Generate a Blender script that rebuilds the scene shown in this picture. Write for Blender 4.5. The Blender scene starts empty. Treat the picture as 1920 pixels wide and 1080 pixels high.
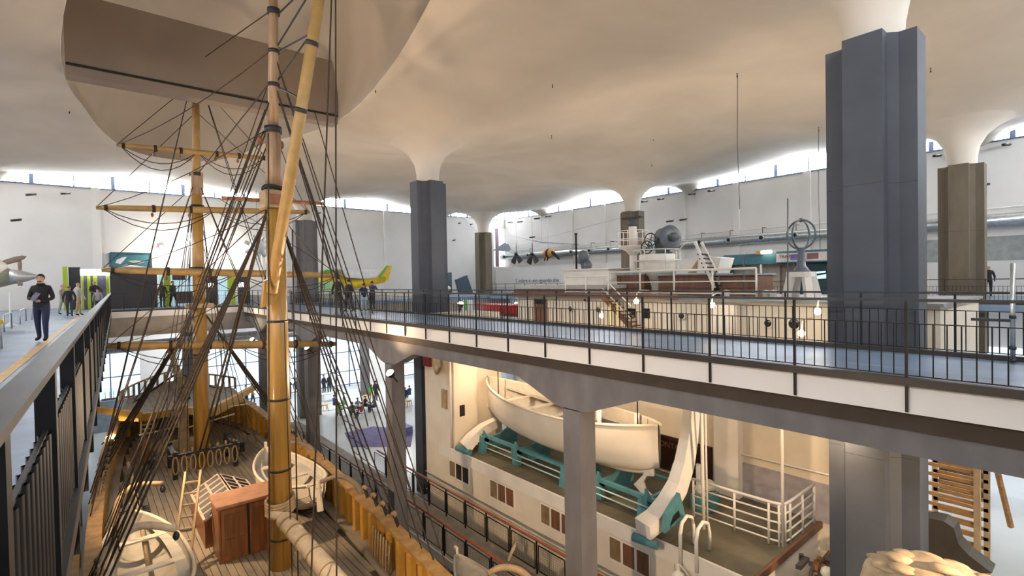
import bpy, math, random
from mathutils import Vector, Matrix
random.seed(7)
R = math.radians
scene = bpy.context.scene
COL = scene.collection

# ---------------------------------------------------------------- camera
YAW, PITCH, ROLL, FPX, EYE = R(39.95), R(.92), R(1.10), 950.0, 1.35
fwd = Vector((math.sin(YAW) * math.cos(PITCH), math.cos(YAW) * math.cos(PITCH), -math.sin(PITCH)))
rgt = Vector((math.cos(YAW), -math.sin(YAW), 0))
dwn = fwd.cross(rgt)
RGT = rgt * math.cos(ROLL) + dwn * math.sin(ROLL)
DWN = dwn * math.cos(ROLL) - rgt * math.sin(ROLL)
CAM = Vector((0, 0, EYE))
cd = bpy.data.cameras.new('camera')
cd.sensor_width = 36
cd.lens = FPX / 1920 * 36
cd.clip_end = 300
cam = bpy.data.objects.new('camera', cd)
COL.objects.link(cam)
up, back = -DWN, -fwd
cam.matrix_world = Matrix(((RGT.x, up.x, back.x, CAM.x), (RGT.y, up.y, back.y, CAM.y), (RGT.z, up.z, back.z, CAM.z), (0, 0, 0, 1)))
scene.camera = cam

def at(x, y, X=None, Y=None, Z=None):
    """the point of the plane X=, Y= or Z= that stands at photo position x, y"""
    v = fwd + RGT * ((x - 960) / FPX) + DWN * ((y - 540) / FPX)
    t = X / v.x if X is not None else (Y / v.y if Y is not None else (Z - EYE) / v.z)
    return CAM + v * t

# ---------------------------------------------------------------- light and exposure
scene.view_settings.view_transform = 'Standard'
scene.view_settings.look = 'None'
scene.view_settings.gamma = 1
scene.view_settings.exposure = -.12
scene.cycles.use_denoising = True
scene.cycles.max_bounces = 6
scene.cycles.diffuse_bounces = 4
scene.cycles.glossy_bounces = 3
scene.cycles.transmission_bounces = 4
scene.cycles.transparent_max_bounces = 8
scene.cycles.sample_clamp_indirect = 6
world = bpy.data.worlds.new('sky')
scene.world = world
world.use_nodes = True
world.node_tree.nodes['Background'].inputs[0].default_value = (.80, .90, 1, 1)
world.node_tree.nodes['Background'].inputs[1].default_value = 1.0
DAYLIGHT = 50.0       # clerestory panes
LOW_DAYLIGHT = 1.6    # tall panes of the lower floor
LAMP_K = 1.0

def lamp(name, loc, watts, col=(1, .78, .52), size=.25, kind='POINT', target=None, spot=None, blend=.5, parent=None):
    l = bpy.data.lights.new(name, kind)
    l.energy = watts * LAMP_K
    l.color = col
    if kind == 'AREA':
        l.size = size
    else:
        l.shadow_soft_size = size
    if kind == 'SPOT':
        l.spot_size = R(spot or 90)
        l.spot_blend = blend
    o = bpy.data.objects.new(name, l)
    COL.objects.link(o)
    o.location = loc
    if target is not None:
        o.rotation_euler = (Vector(target) - Vector(loc)).to_track_quat('-Z', 'Y').to_euler()
    if parent:
        put(o, parent)
    return o

# ---------------------------------------------------------------- materials
MATS = {}
def mat(name, col, rough=.6, var=.12, scale=3.0, metal=0.0, bump=0.0, bscale=None, spec=.4, stretch=(1, 1, 1), emit=None, alpha=None, col2=None, detail=4, coat=0):
    if name in MATS:
        return MATS[name]
    m = bpy.data.materials.new(name)
    m.use_nodes = True
    nt = m.node_tree
    b = nt.nodes['Principled BSDF']
    b.inputs['Roughness'].default_value = rough
    b.inputs['Metallic'].default_value = metal
    b.inputs['Specular IOR Level'].default_value = spec
    if coat:
        b.inputs['Coat Weight'].default_value = coat
        b.inputs['Coat Roughness'].default_value = .15
    c = (*col, 1)
    tc = nt.nodes.new('ShaderNodeTexCoord')
    mp = nt.nodes.new('ShaderNodeMapping')
    mp.inputs['Scale'].default_value = stretch
    nt.links.new(tc.outputs['Object'], mp.inputs[0])
    nz = nt.nodes.new('ShaderNodeTexNoise')
    nz.inputs['Scale'].default_value = scale
    nz.inputs['Detail'].default_value = detail
    nt.links.new(mp.outputs[0], nz.inputs['Vector'])
    rp = nt.nodes.new('ShaderNodeValToRGB')
    k = col2 or tuple(x * (1 - var * 2) for x in col)
    rp.color_ramp.elements[0].color = (*k, 1)
    rp.color_ramp.elements[0].position = .3
    rp.color_ramp.elements[1].color = tuple(min(1, x * (1 + var * .6)) for x in col) + (1,)
    rp.color_ramp.elements[1].position = .7
    nt.links.new(nz.outputs['Fac'], rp.inputs[0])
    nt.links.new(rp.outputs[0], b.inputs['Base Color'])
    if bump:
        n2 = nt.nodes.new('ShaderNodeTexNoise')
        n2.inputs['Scale'].default_value = bscale or scale * 6
        n2.inputs['Detail'].default_value = 3
        nt.links.new(mp.outputs[0], n2.inputs['Vector'])
        bp = nt.nodes.new('ShaderNodeBump')
        bp.inputs['Strength'].default_value = bump
        bp.inputs['Distance'].default_value = .02
        nt.links.new(n2.outputs['Fac'], bp.inputs['Height'])
        nt.links.new(bp.outputs[0], b.inputs['Normal'])
    if emit:
        b.inputs['Emission Color'].default_value = c
        b.inputs['Emission Strength'].default_value = emit
    if alpha is not None:
        b.inputs['Alpha'].default_value = alpha
    MATS[name] = m
    return m

def glow(name, col, strength):
    if name in MATS:
        return MATS[name]
    m = bpy.data.materials.new(name)
    m.use_nodes = True
    nt = m.node_tree
    nt.nodes.clear()
    e = nt.nodes.new('ShaderNodeEmission')
    e.inputs[0].default_value = (*col, 1)
    e.inputs[1].default_value = strength
    o = nt.nodes.new('ShaderNodeOutputMaterial')
    nt.links.new(e.outputs[0], o.inputs[0])
    MATS[name] = m
    return m

def glass_mat(name, col=(.9, .95, 1), mixv=.12, rough=.05):
    if name in MATS:
        return MATS[name]
    m = bpy.data.materials.new(name)
    m.use_nodes = True
    nt = m.node_tree
    nt.nodes.clear()
    t = nt.nodes.new('ShaderNodeBsdfTransparent')
    t.inputs[0].default_value = (*col, 1)
    g = nt.nodes.new('ShaderNodeBsdfGlossy')
    g.inputs['Roughness'].default_value = rough
    mx = nt.nodes.new('ShaderNodeMixShader')
    mx.inputs[0].default_value = mixv
    o = nt.nodes.new('ShaderNodeOutputMaterial')
    nt.links.new(t.outputs[0], mx.inputs[1])
    nt.links.new(g.outputs[0], mx.inputs[2])
    nt.links.new(mx.outputs[0], o.inputs[0])
    MATS[name] = m
    return m

# ---------------------------------------------------------------- mesh helpers
def put(o, parent):
    o.parent = parent
    if parent.type == 'EMPTY':
        o.matrix_parent_inverse = Matrix.LocRotScale(parent.location, parent.rotation_euler, None).inverted()
    elif parent.get('moved'):
        o.matrix_parent_inverse = Matrix.Translation(parent.location).inverted()

class MB:
    def __init__(self, M=None):
        self.v, self.f, self.s, self.mi = [], [], [], []
        self.M = M
        self.cur = 0
    def add(self, vs, fs, smooth=False):
        n = len(self.v)
        if self.M is not None:
            vs = [self.M @ Vector(p) for p in vs]
        self.v += [tuple(p) for p in vs]
        for f in fs:
            self.f.append(tuple(i + n for i in f))
            self.s.append(smooth)
            self.mi.append(self.cur)
        return self
    def box(self, x0, x1, y0, y1, z0, z1):
        vs = [(x, y, z) for z in (z0, z1) for y in (y0, y1) for x in (x0, x1)]
        return self.add(vs, [(0, 2, 3, 1), (4, 5, 7, 6), (0, 1, 5, 4), (2, 6, 7, 3), (0, 4, 6, 2), (1, 3, 7, 5)])
    def bar(self, p, q, w, h, upv=(0, 0, 1)):
        """box beam from p to q, w wide, h high"""
        p, q = Vector(p), Vector(q)
        d = (q - p).normalized()
        s = d.cross(Vector(upv))
        if s.length < 1e-4:
            s = d.cross(Vector((1, 0, 0)))
        s.normalize()
        u = s.cross(d).normalized()
        vs = []
        for c in (p, q):
            for a, b in ((-1, -1), (1, -1), (1, 1), (-1, 1)):
                vs.append(c + s * (a * w / 2) + u * (b * h / 2))
        return self.add(vs, [(0, 3, 2, 1), (4, 5, 6, 7), (0, 1, 5, 4), (1, 2, 6, 5), (2, 3, 7, 6), (3, 0, 4, 7)])
    def tube(self, pts, r, n=8, caps=True, closed=False):
        pts = [Vector(p) for p in pts]
        rs = r if isinstance(r, (list, tuple)) else [r] * len(pts)
        k = len(pts)
        t0 = (pts[1] - pts[0]).normalized()
        a = Vector((0, 0, 1)) if abs(t0.z) < .9 else Vector((1, 0, 0))
        s = t0.cross(a).normalized()
        vs = []
        for i in range(k):
            if closed:
                t = pts[(i + 1) % k] - pts[i - 1]
            else:
                t = pts[min(i + 1, k - 1)] - pts[max(i - 1, 0)]
            t.normalize()
            s = (s - t * s.dot(t))
            if s.length < 1e-5:
                s = t.orthogonal()
            s.normalize()
            u = t.cross(s)
            for j in range(n):
                a = 2 * math.pi * j / n
                vs.append(pts[i] + (s * math.cos(a) + u * math.sin(a)) * rs[i])
        fs = []
        m = k if closed else k - 1
        for i in range(m):
            i2 = (i + 1) % k
            for j in range(n):
                j2 = (j + 1) % n
                fs.append((i * n + j, i * n + j2, i2 * n + j2, i2 * n + j))
        self.add(vs, fs, n > 4)
        if caps and not closed:
            b = len(self.v) - len(vs)
            self.f += [tuple(b + j for j in reversed(range(n))), tuple(b + (k - 1) * n + j for j in range(n))]
            self.s += [False, False]
            self.mi += [self.cur, self.cur]
        return self
    def cyl(self, p, q, r, r2=None, n=12, caps=True):
        return self.tube([p, q], [r, r if r2 is None else r2], n, caps)
    def lathe(self, c, prof, n=16, axis=(0, 0, 1)):
        """prof: list of (radius, height along axis)"""
        c = Vector(c); ax = Vector(axis).normalized()
        s = ax.orthogonal().normalized(); u = ax.cross(s)
        vs = []
        for r, h in prof:
            for j in range(n):
                a = 2 * math.pi * j / n
                vs.append(c + ax * h + (s * math.cos(a) + u * math.sin(a)) * r)
        fs = []
        for i in range(len(prof) - 1):
            for j in range(n):
                j2 = (j + 1) % n
                fs.append((i * n + j, i * n + j2, (i + 1) * n + j2, (i + 1) * n + j))
        self.add(vs, fs, True)
        b = len(self.v) - len(vs)
        for k, rev in ((0, True), (len(prof) - 1, False)):
            if prof[k][0] > 1e-4:
                r = range(n)
                self.f.append(tuple(b + k * n + j for j in (reversed(r) if rev else r)))
                self.s.append(False); self.mi.append(self.cur)
        return self
    def ball(self, c, r, n=12, m=8, sc=(1, 1, 1)):
        c = Vector(c)
        vs, fs = [], []
        for i in range(m + 1):
            a = math.pi * i / m
            for j in range(n):
                b = 2 * math.pi * j / n
                vs.append(c + Vector((r * sc[0] * math.sin(a) * math.cos(b), r * sc[1] * math.sin(a) * math.sin(b), r * sc[2] * math.cos(a))))
        for i in range(m):
            for j in range(n):
                j2 = (j + 1) % n
                fs.append((i * n + j, (i + 1) * n + j, (i + 1) * n + j2, i * n + j2))
        return self.add(vs, fs, True)
    def prism(self, poly, d):
        """poly: list of 3D points, d: extrusion vector"""
        poly = [Vector(p) for p in poly]; d = Vector(d)
        n = len(poly)
        vs = poly + [p + d for p in poly]
        fs = [tuple(reversed(range(n))), tuple(range(n, 2 * n))]
        for i in range(n):
            j = (i + 1) % n
            fs.append((i, j, n + j, n + i))
        return self.add(vs, fs)
    def grid(self, rows, smooth=True, closed=False):
        """rows: list of equally long lists of points"""
        k, n = len(rows), len(rows[0])
        vs = [p for r in rows for p in r]
        fs = []
        for i in range(k - 1):
            for j in range(n if closed else n - 1):
                j2 = (j + 1) % n
                fs.append((i * n + j, i * n + j2, (i + 1) * n + j2, (i + 1) * n + j))
        return self.add(vs, fs, smooth)
    def build(self, name, m, parent=None, origin=None):
        me = bpy.data.meshes.new(name)
        v = self.v
        if origin is not None:
            v = [(p[0] - origin[0], p[1] - origin[1], p[2] - origin[2]) for p in v]
        me.from_pydata(v, [], self.f)
        me.polygons.foreach_set('use_smooth', self.s)
        ms = m if isinstance(m, (list, tuple)) else [m]
        for x in ms:
            me.materials.append(x)
        if len(ms) > 1:
            me.polygons.foreach_set('material_index', self.mi)
        me.update()
        o = bpy.data.objects.new(name, me)
        COL.objects.link(o)
        if origin is not None:
            o.location = origin
            o['moved'] = 1
        if parent:
            put(o, parent)
        return o

def empty(name, loc, label, cat, group=None):
    o = bpy.data.objects.new(name, None)
    COL.objects.link(o)
    o.location = loc
    o.empty_display_size = .2
    return tag(o, label, cat, group)

def tag(o, label=None, cat=None, group=None, kind=None):
    if label: o['label'] = label
    if cat: o['category'] = cat
    if group: o['group'] = group
    if kind: o['kind'] = kind
    return o

def struct(o):
    o['kind'] = 'structure'
    return o

def dup(o, loc, parent=None):
    """a copy that shares the mesh, at loc (for meshes built around their own origin)"""
    c = o.copy()
    COL.objects.link(c)
    c.location = loc
    if parent:
        put(c, parent)
    return c

def lerp(a, b, t):
    return Vector(a) * (1 - t) + Vector(b) * t

def sag(p, q, drop, n=8):
    return [lerp(p, q, i / n) - Vector((0, 0, drop * 4 * (i / n) * (1 - i / n))) for i in range(n + 1)]

def text_on(name, txt, loc, size, m, rot, parent=None, depth=.004):
    c = bpy.data.curves.new(name, 'FONT')
    c.body = txt
    c.size = size
    c.extrude = depth
    c.align_x = 'LEFT'
    c.materials.append(m)
    t_ = bpy.data.objects.new(name, c)
    COL.objects.link(t_)
    me = bpy.data.meshes.new_from_object(t_.evaluated_get(bpy.context.evaluated_depsgraph_get()))
    bpy.data.objects.remove(t_)
    o = bpy.data.objects.new(name, me)
    COL.objects.link(o)
    o.matrix_world = Matrix.Translation(loc) @ rot.to_4x4()
    if parent:
        put(o, parent)
    return o

# ================================================================ the building
LOW = -8.3                      # lower floor; the gallery floor is z = 0
PX, PY, PER, PERY = 12.2, 3.55, 17.0, 17.35   # column grid
XL, XR, YB, YF = -13.3, 37.7, -4.9, 46.1
SILL = 8.3
M_white = mat('white_plaster', (.83, .81, .78), .8, .03, .5)
M_ceil = mat('vault_plaster', (.64, .59, .52), .85, .06, .35, bump=.25, bscale=3, detail=8)
M_conc = mat('grey_concrete', (.15, .141, .142), .8, .12, 2.2, bump=.2, bscale=20, stretch=(1, 1, .4))
M_bluecol = mat('blue_grey_paint', (.062, .070, .088), .7, .08, 1.2, bump=.12, bscale=40)
M_browncol = mat('raw_brown_concrete', (.135, .112, .082), .85, .16, 1.6, bump=.25, bscale=18, stretch=(1, 1, .3))
M_fascia = mat('white_fascia_paint', (.70, .68, .66), .6, .03, 1)
M_kerb = mat('dark_kerb_paint', (.025, .022, .02), .45, .1, 4)
M_black = mat('black_rail_paint', (.007, .007, .008), .42, .1, 8, spec=.25)
M_tile = mat('blue_grey_stone_floor', (.19, .265, .385), .36, .2, .9, bump=.12, bscale=7, spec=.5, detail=8)
M_lowfloor = mat('pale_resin_floor', (.62, .64, .62), .25, .05, .4)
M_mull = mat('blue_steel_mullion', (.10, .13, .22), .5)
M_pane = glow('overcast_daylight_pane', (.90, .95, 1.0), DAYLIGHT)
M_panelow = glow('lower_daylight_pane', (.74, .87, 1.0), LOW_DAYLIGHT)
M_dark = mat('near_black', (.015, .015, .016), .5)
M_steel = mat('galvanised_steel', (.52, .55, .56), .32, .12, 6, metal=.85)

PROFILE = [(0, 5.9), (.50, 5.9), (.52, 6.25), (.60, 6.7), (.85, 7.15), (1.2, 7.45), (1.7, 7.75), (3, 8.12), (5, 8.42), (7, 8.68), (8.5, 8.88), (10, 9.12), (12, 9.55), (14, 9.75), (40, 9.8)]
WALLDIP = [(0, 8.0), (.8, 8.45), (1.6, 8.95), (2.6, 9.3), (4.5, 9.55), (40, 9.9)]
def prof(tab, r):
    for (a, za), (b, zb) in zip(tab, tab[1:]):
        if r <= b:
            return za + (zb - za) * (r - a) / (b - a)
    return tab[-1][1]
def shear(x): return -.42 + .07 * (x - PX)
COLS = [(PX + i * PER, PY + j * PERY + shear(PX + i * PER)) for i in (-1, 0, 1) for j in (0, 1, 2)]
def ceil_z(x, y):
    zs = []
    for cx, cy in COLS:
        d = math.hypot(x - cx, y - cy)
        if d < 1.8:
            return prof(PROFILE, d)
        zs.append(prof(PROFILE, d))
    for i in (-1, 0, 1):
        cx, cy = COLS[(i + 1) * 3]
        for wy, sg in ((YF, 1), (YB, -1)):
            zs.append(prof(WALLDIP, math.hypot(x - cx, (y - wy) * 1.6)))
    for j in (0, 1, 2):
        for wx, k in ((XR, 2), (XL, 0)):
            zs.append(prof(WALLDIP, math.hypot(y - COLS[k * 3 + j][1] - (.6 if k else 0), (x - wx) * 1.6)))
    k = 7.0
    m = min(zs)
    t = min(1, (min(math.hypot(x - cx, y - cy) for cx, cy in COLS) - 1.8) / 2)
    return m - t * math.log(sum(math.exp(-k * (z - m)) for z in zs)) / k
HX, HY, HA, HB = 3.95, 21.2, 4.4, 14.4      # the oval well above the sailing ship

def build_ceiling():
    b = MB()
    NX, NY = 128, 128
    xs = [XL + (XR + .3 - XL) * i / NX for i in range(NX + 1)]
    ys = [YB + (YF + .3 - YB) * j / NY for j in range(NY + 1)]
    def ell(x, y): return math.hypot((x - HX) / HA, (y - HY) / HB)
    def state(x, y):
        if ell(x, y) < 1: return 'h'
        for k, (cx, cy) in enumerate(COLS):
            if math.hypot(x - cx, y - cy) < 1.6: return k
        return None
    idx, verts, st = {}, [], []
    for i, x in enumerate(xs):
        for j, y in enumerate(ys):
            s = state(x, y)
            st.append(s)
            if s == 'h':
                e = max(ell(x, y), 1e-3)
                x2, y2 = HX + (x - HX) / e, HY + (y - HY) / e
            elif s is not None:
                cx, cy = COLS[s]
                d = max(math.hypot(x - cx, y - cy), 1e-3)
                x2, y2 = cx + (x - cx) / d * 1.6, cy + (y - cy) / d * 1.6
            else:
                x2, y2 = x, y
            verts.append((x2, y2, ceil_z(x2, y2)))
    fs = []
    for i in range(NX):
        for j in range(NY):
            q = (i * (NY + 1) + j, (i + 1) * (NY + 1) + j, (i + 1) * (NY + 1) + j + 1, i * (NY + 1) + j + 1)
            if all(st[k] is not None for k in q):
                continue
            fs.append(tuple(reversed(q)))
    b.add(verts, fs, True)
    for cx, cy in COLS:                       # flared necks
        rows = []
        for r in (1.75, 1.5, 1.25, 1.05, .85, .72, .60, .55, .52, .51, .50):
            row = []
            for k in range(40):
                a = 2 * math.pi * k / 40
                x, y = cx + r * math.cos(a), cy + r * math.sin(a)
                row.append((x, y, 5.9 if r <= .50 else ceil_z(x, y)))
            rows.append(row)
        b.grid(rows, True, True)
    # the well and its dome
    rows = []
    for k, (s, h) in enumerate([(1, None), (1.01, 8.9), (1.0, 9.7), (.97, 10.6), (.92, 11.6), (.82, 12.6), (.68, 13.4), (.48, 14.0), (.25, 14.3), (.02, 14.4)]):
        row = []
        for i in range(72):
            a = 2 * math.pi * i / 72
            x, y = HX + HA * s * math.cos(a), HY + HB * s * math.sin(a)
            row.append((x, y, ceil_z(x, y) if h is None else max(h, ceil_z(HX + HA * math.cos(a), HY + HB * math.sin(a)) + .02 * k)))
        rows.append(row)
    b.grid(rows, True, True)
    return struct(b.build('ceiling', M_ceil))
ceiling = build_ceiling()
# beam that crosses the well
b = MB(); b.box(HX - 4.32, HX + 4.40, 21.3, 21.9, 8.12, 10.75)
beam = struct(b.build('trim_1', mat('beam_plaster', (.30, .25, .21), .8, .06, .6)))
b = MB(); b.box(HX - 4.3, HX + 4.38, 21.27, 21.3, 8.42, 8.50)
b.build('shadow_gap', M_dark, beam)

# columns
def cross_column(name, cx, cy, z0, z1, m, w=.76, a=.33, c=.15):
    q = [(-a, -w), (a, -w), (a, -a - c), (a + c, -a), (w, -a), (w, a), (a + c, a), (a, a + c), (a, w), (-a, w), (-a, a + c), (-a - c, a), (-w, a), (-w, -a), (-a - c, -a), (-a, -a - c)]
    mb = MB()
    mb.prism([(cx + x, cy + y, z0) for x, y in q], (0, 0, z1 - z0))
    o = struct(mb.build(name, m))
    if z0 < 0:
        r = MB()
        for z in (3.05, -2.2, -5.4):
            s = 1.002
            r.prism([(cx + x * s, cy + y * s, z) for x, y in q], (0, 0, .008))
        r.build('joint_line', M_dark, o)
    return o
for i, (cx, cy) in enumerate(COLS):
    row = i // 3
    if row == 0 and cy < 20:
        continue
    cross_column('column', cx, cy, LOW if row else 0, 5.9, (M_browncol, M_bluecol, M_browncol)[row] if not (row == 1 and cy > 30) else M_conc)

# floors
b = MB(); b.box(XL, XR, YB, YF, LOW - .3, LOW); struct(b.build('floor', M_lowfloor))
def lx(y): return -.235 + .033 * y           # edge of the camera's own walkway
def slab(name, poly, m, t=.3):
    mb = MB(); mb.prism([(x, y, -t) for x, y in poly], (0, 0, t)); return struct(mb.build(name, m))
FE = 36.0
WX, WB = 7.66, 10.5
slab('floor_walkway_left', [(XL, YB), (lx(YB) - .06, YB), (lx(FE) - .06, FE), (lx(FE) - .06, YF), (XL, YF)], M_tile)
slab('floor_walkway_right', [(WX, YB), (WB, YB), (WB, FE), (WX, FE)], M_tile)
slab('floor_walkway_far', [(lx(FE) - .06, FE), (XR, FE), (XR, YF), (lx(FE) - .06, YF)], M_tile)
slab('floor_gallery_right', [(27.5, YB), (XR, YB), (XR, FE), (27.5, FE)], M_tile)

wr_floor = bpy.data.objects['floor_walkway_right']
for xx in (at(1100, 632, Z=0).x, at(1100, 632, Z=0).x + 1.25):
    mb = MB(); mb.box(xx - .012, xx + .012, YB, FE, 0, .002); mb.build('joint_strip', mat('pale_joint', (.42, .46, .52), .4), wr_floor)
for k in range(10):
    mb = MB(); mb.box(WX + .1, WB - .06, YB + 1.5 + 4.1 * k - .01, YB + 1.5 + 4.1 * k + .01, 0, .002); mb.build('joint_strip', MATS['pale_joint'], wr_floor)
# walls
def wall(name, x0, x1, y0, y1, z0, z1, m=M_white):
    mb = MB(); mb.box(x0, x1, y0, y1, z0, z1); return struct(mb.build(name, m))
wr = wall('wall_right', XR, XR + .3, YB, YF + .3, LOW, SILL)
wf = wall('wall_far', XL, XR, YF, YF + .3, -1.3, SILL)
wall('wall_left', XL - .3, XL, YB, YF + .3, LOW, SILL)
wall('wall_back', XL, XR, YB - .3, YB, LOW, SILL)
for y in (35.4, 31.2, 22.9, 18.4, 13.5, 9.0):
    mb = MB(); mb.box(XR - .18, XR, y - .22, y + .22, 0, SILL); mb.build('pilaster', M_white, wr)
for x in (-5.6, .6, 6, 11.5, 17.0, 22.6, 28.0):
    mb = MB(); mb.box(x - .25, x + .25, YF - .18, YF, 0, SILL); mb.build('pilaster', M_white, wf)
# clerestory windows, one per bay
wn = 0
def clerestory(axis, c, lo, hi, inward):
    global wn
    wn += 1
    e = bpy.data.objects.new('window_%d' % wn, None); COL.objects.link(e)
    e['kind'] = 'structure'
    e.location = (c, lo, SILL) if axis == 'x' else (lo, c, SILL)
    def bx(mb, t0, t1, z0, z1, d0, d1):
        a0, a1 = sorted((c + inward * d0, c + inward * d1))
        if axis == 'x': mb.box(a0, a1, t0, t1, z0, z1)
        else: mb.box(t0, t1, a0, a1, z0, z1)
    n = 8
    for k in range(n):
        mb = MB(); bx(mb, lo + (hi - lo) * k / n + .03, lo + (hi - lo) * (k + 1) / n - .03, SILL, 9.75, -.12, -.09)
        mb.build('pane', M_pane, e)
        mb = MB(); w = .12 if k % 2 else .04
        bx(mb, lo + (hi - lo) * k / n - w, lo + (hi - lo) * k / n + w, SILL, 9.75, -.14, -.04)
        mb.build('mullion', M_mull, e)
    mb = MB(); bx(mb, lo, hi, SILL - .02, SILL + .07, -.1, .06)
    mb.build('window_sill', M_mull, e)
    mb = MB(); bx(mb, lo, hi, 9.75, 9.95, -.3, -.05); mb.build('window_head', M_white, e)
for j in range(3):
    clerestory('x', XR, max(YB, PY + 1.2 + (j - 1) * PERY), PY + 1.2 + j * PERY, -1)
clerestory('x', XR, PY + 1.2 + 2 * PERY, YF, -1)
for i in range(4):
    clerestory('y', YF, max(XL, PX + (i - 2) * PER), min(XR, PX + (i - 1) * PER), -1)
clerestory('x', XL, YB, PY + PER, 1); clerestory('x', XL, PY + PER, YF, 1)
clerestory('y', YB, XL, PX, 1); clerestory('y', YB, PX, XR, 1)

# lower glazed front under the far gallery
e = bpy.data.objects.new('window_20', None); COL.objects.link(e); e['kind'] = 'structure'; e.location = (0, YF, LOW)
x = -12.9
k = 0
while x < 37:
    w = 1.75
    if k % 5 == 4:
        mb = MB(); mb.box(x - .02, x + w + .02, YF - .05, YF + .3, LOW, -1.3); mb.build('pier', M_white, e)
    else:
        for z0, z1 in ((LOW + .25, -6.9), (-6.84, -5.1), (-5.04, -3.2)):
            mb = MB(); mb.box(x + .04, x + w - .04, YF + .1, YF + .13, z0, z1); mb.build('pane', M_panelow, e)
        mb = MB(); mb.box(x - .03, x + .03, YF, YF + .12, LOW, -3.2); mb.build('mullion', M_mull, e)
    x += w; k += 1
for z in (LOW + .2, -6.87, -5.07, -3.17):
    mb = MB(); mb.box(XL, XR, YF + .02, YF + .1, z - .03, z + .03); mb.build('transom', M_mull, e)
mb = MB(); mb.box(XL, XR, YF, YF + .3, -3.13, -1.3); mb.build('spandrel', M_white, e)

wr2 = bpy.data.objects.new('window_22', None); COL.objects.link(wr2); wr2['kind'] = 'structure'; wr2.location = (XR, 5, LOW)
for k in range(12):
    y0 = YB + .3 + 1.9 * k
    for z0, z1 in ((LOW + .3, -5.3), (-5.2, -2.8)):
        mb = MB(); mb.box(XR - .06, XR - .03, y0 + .04, y0 + 1.86, z0, z1); mb.build('pane', M_panelow, wr2)
    mb = MB(); mb.box(XR - .1, XR - .02, y0 - .04, y0 + .04, LOW, -2.8); mb.build('mullion', M_mull, wr2)
# ---- right walkway: fascia, beam with haunches, columns
LC = [-1.1, 7.4, 15.9, 24.4, 32.9]
mb = MB(); mb.box(WX - .04, WX + .14, YB, FE, -.37, -.02); struct(mb.build('trim_2', M_fascia))
def haunched_beam(name, x0, x1):
    poly = [(YB, -.37)]
    pts = [(YB, -.92)]
    for c in LC:
        for dy, z in ((-1.75, -.92), (-.55, -1.36), (-.26, -1.42), (.26, -1.42), (.55, -1.36), (1.75, -.92)):
            if c + dy > YB + .05: pts.append((c + dy, z))
    pts.append((FE, -.92))
    poly = [(YB, -.36)] + pts + [(FE, -.36)]
    mb = MB(); mb.prism([(x0, y, z) for y, z in poly], (x1 - x0, 0, 0))
    return struct(mb.build(name, M_conc))
haunched_beam('beam_walkway_front', WX + .1, WX + .55)
haunched_beam('beam_walkway_back', WB - .5, WB - .05)
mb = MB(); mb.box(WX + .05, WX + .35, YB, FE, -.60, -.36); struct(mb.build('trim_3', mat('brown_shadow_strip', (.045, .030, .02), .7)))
for c in LC[1:]:
    mb = MB(); mb.box(WX + .1, WX + .58, c - .24, c + .24, LOW, -1.40); struct(mb.build('column', M_conc))
# ---- left walkway and far walkway edges
mb = MB(); mb.prism([(lx(YB) - .1, YB, -.37), (lx(YB) - .02, YB, -.37), (lx(FE) - .02, FE, -.37), (lx(FE) - .1, FE, -.37)], (0, 0, .35)); struct(mb.build('trim_4', M_kerb))
mb = MB(); mb.prism([(lx(YB) - 1.9, YB, -.95), (lx(YB) - 1.4, YB, -.95), (lx(FE) - 1.4, FE, -.95), (lx(FE) - 1.9, FE, -.95)], (0, 0, .65)); struct(mb.build('beam_walkway_left', M_conc))
mb = MB(); mb.box(lx(FE), WX + .1, FE - .04, FE + .1, -.37, -.02); struct(mb.build('trim_5', M_fascia))
mb = MB(); mb.box(lx(FE) - 3, 30, FE + .1, FE + .55, -1.45, -.3); struct(mb.build('beam_gallery_far', mat('far_beam_concrete', (.34, .30, .26), .8, .1, 2)))
mb = MB(); mb.box(XL, 30, FE + .5, YF, -.8, -.3); struct(mb.build('ceiling_lower', M_fascia))
for x in (-1.2, 5.2, 11.5, 18):
    mb = MB(); mb.box(x - .3, x + .3, 41, 41.6, LOW, -.8); struct(mb.build('column', M_conc))
for y in LC[1:]:
    mb = MB(); mb.box(lx(y) - 1.9, lx(y) - 1.4, y - .24, y + .24, LOW, -.95); struct(mb.build('column', M_conc))

mb = MB(); mb.prism([(lx(3) - 1.25, 3, .001), (lx(3) - 1.1, 3, .001), (lx(34) - 1.1, 34, .001), (lx(34) - 1.25, 34, .001)], (0, 0, .006)); struct(mb.build('trim_7', mat('amber_floor_line', (.62, .40, .16), .5)))
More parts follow.
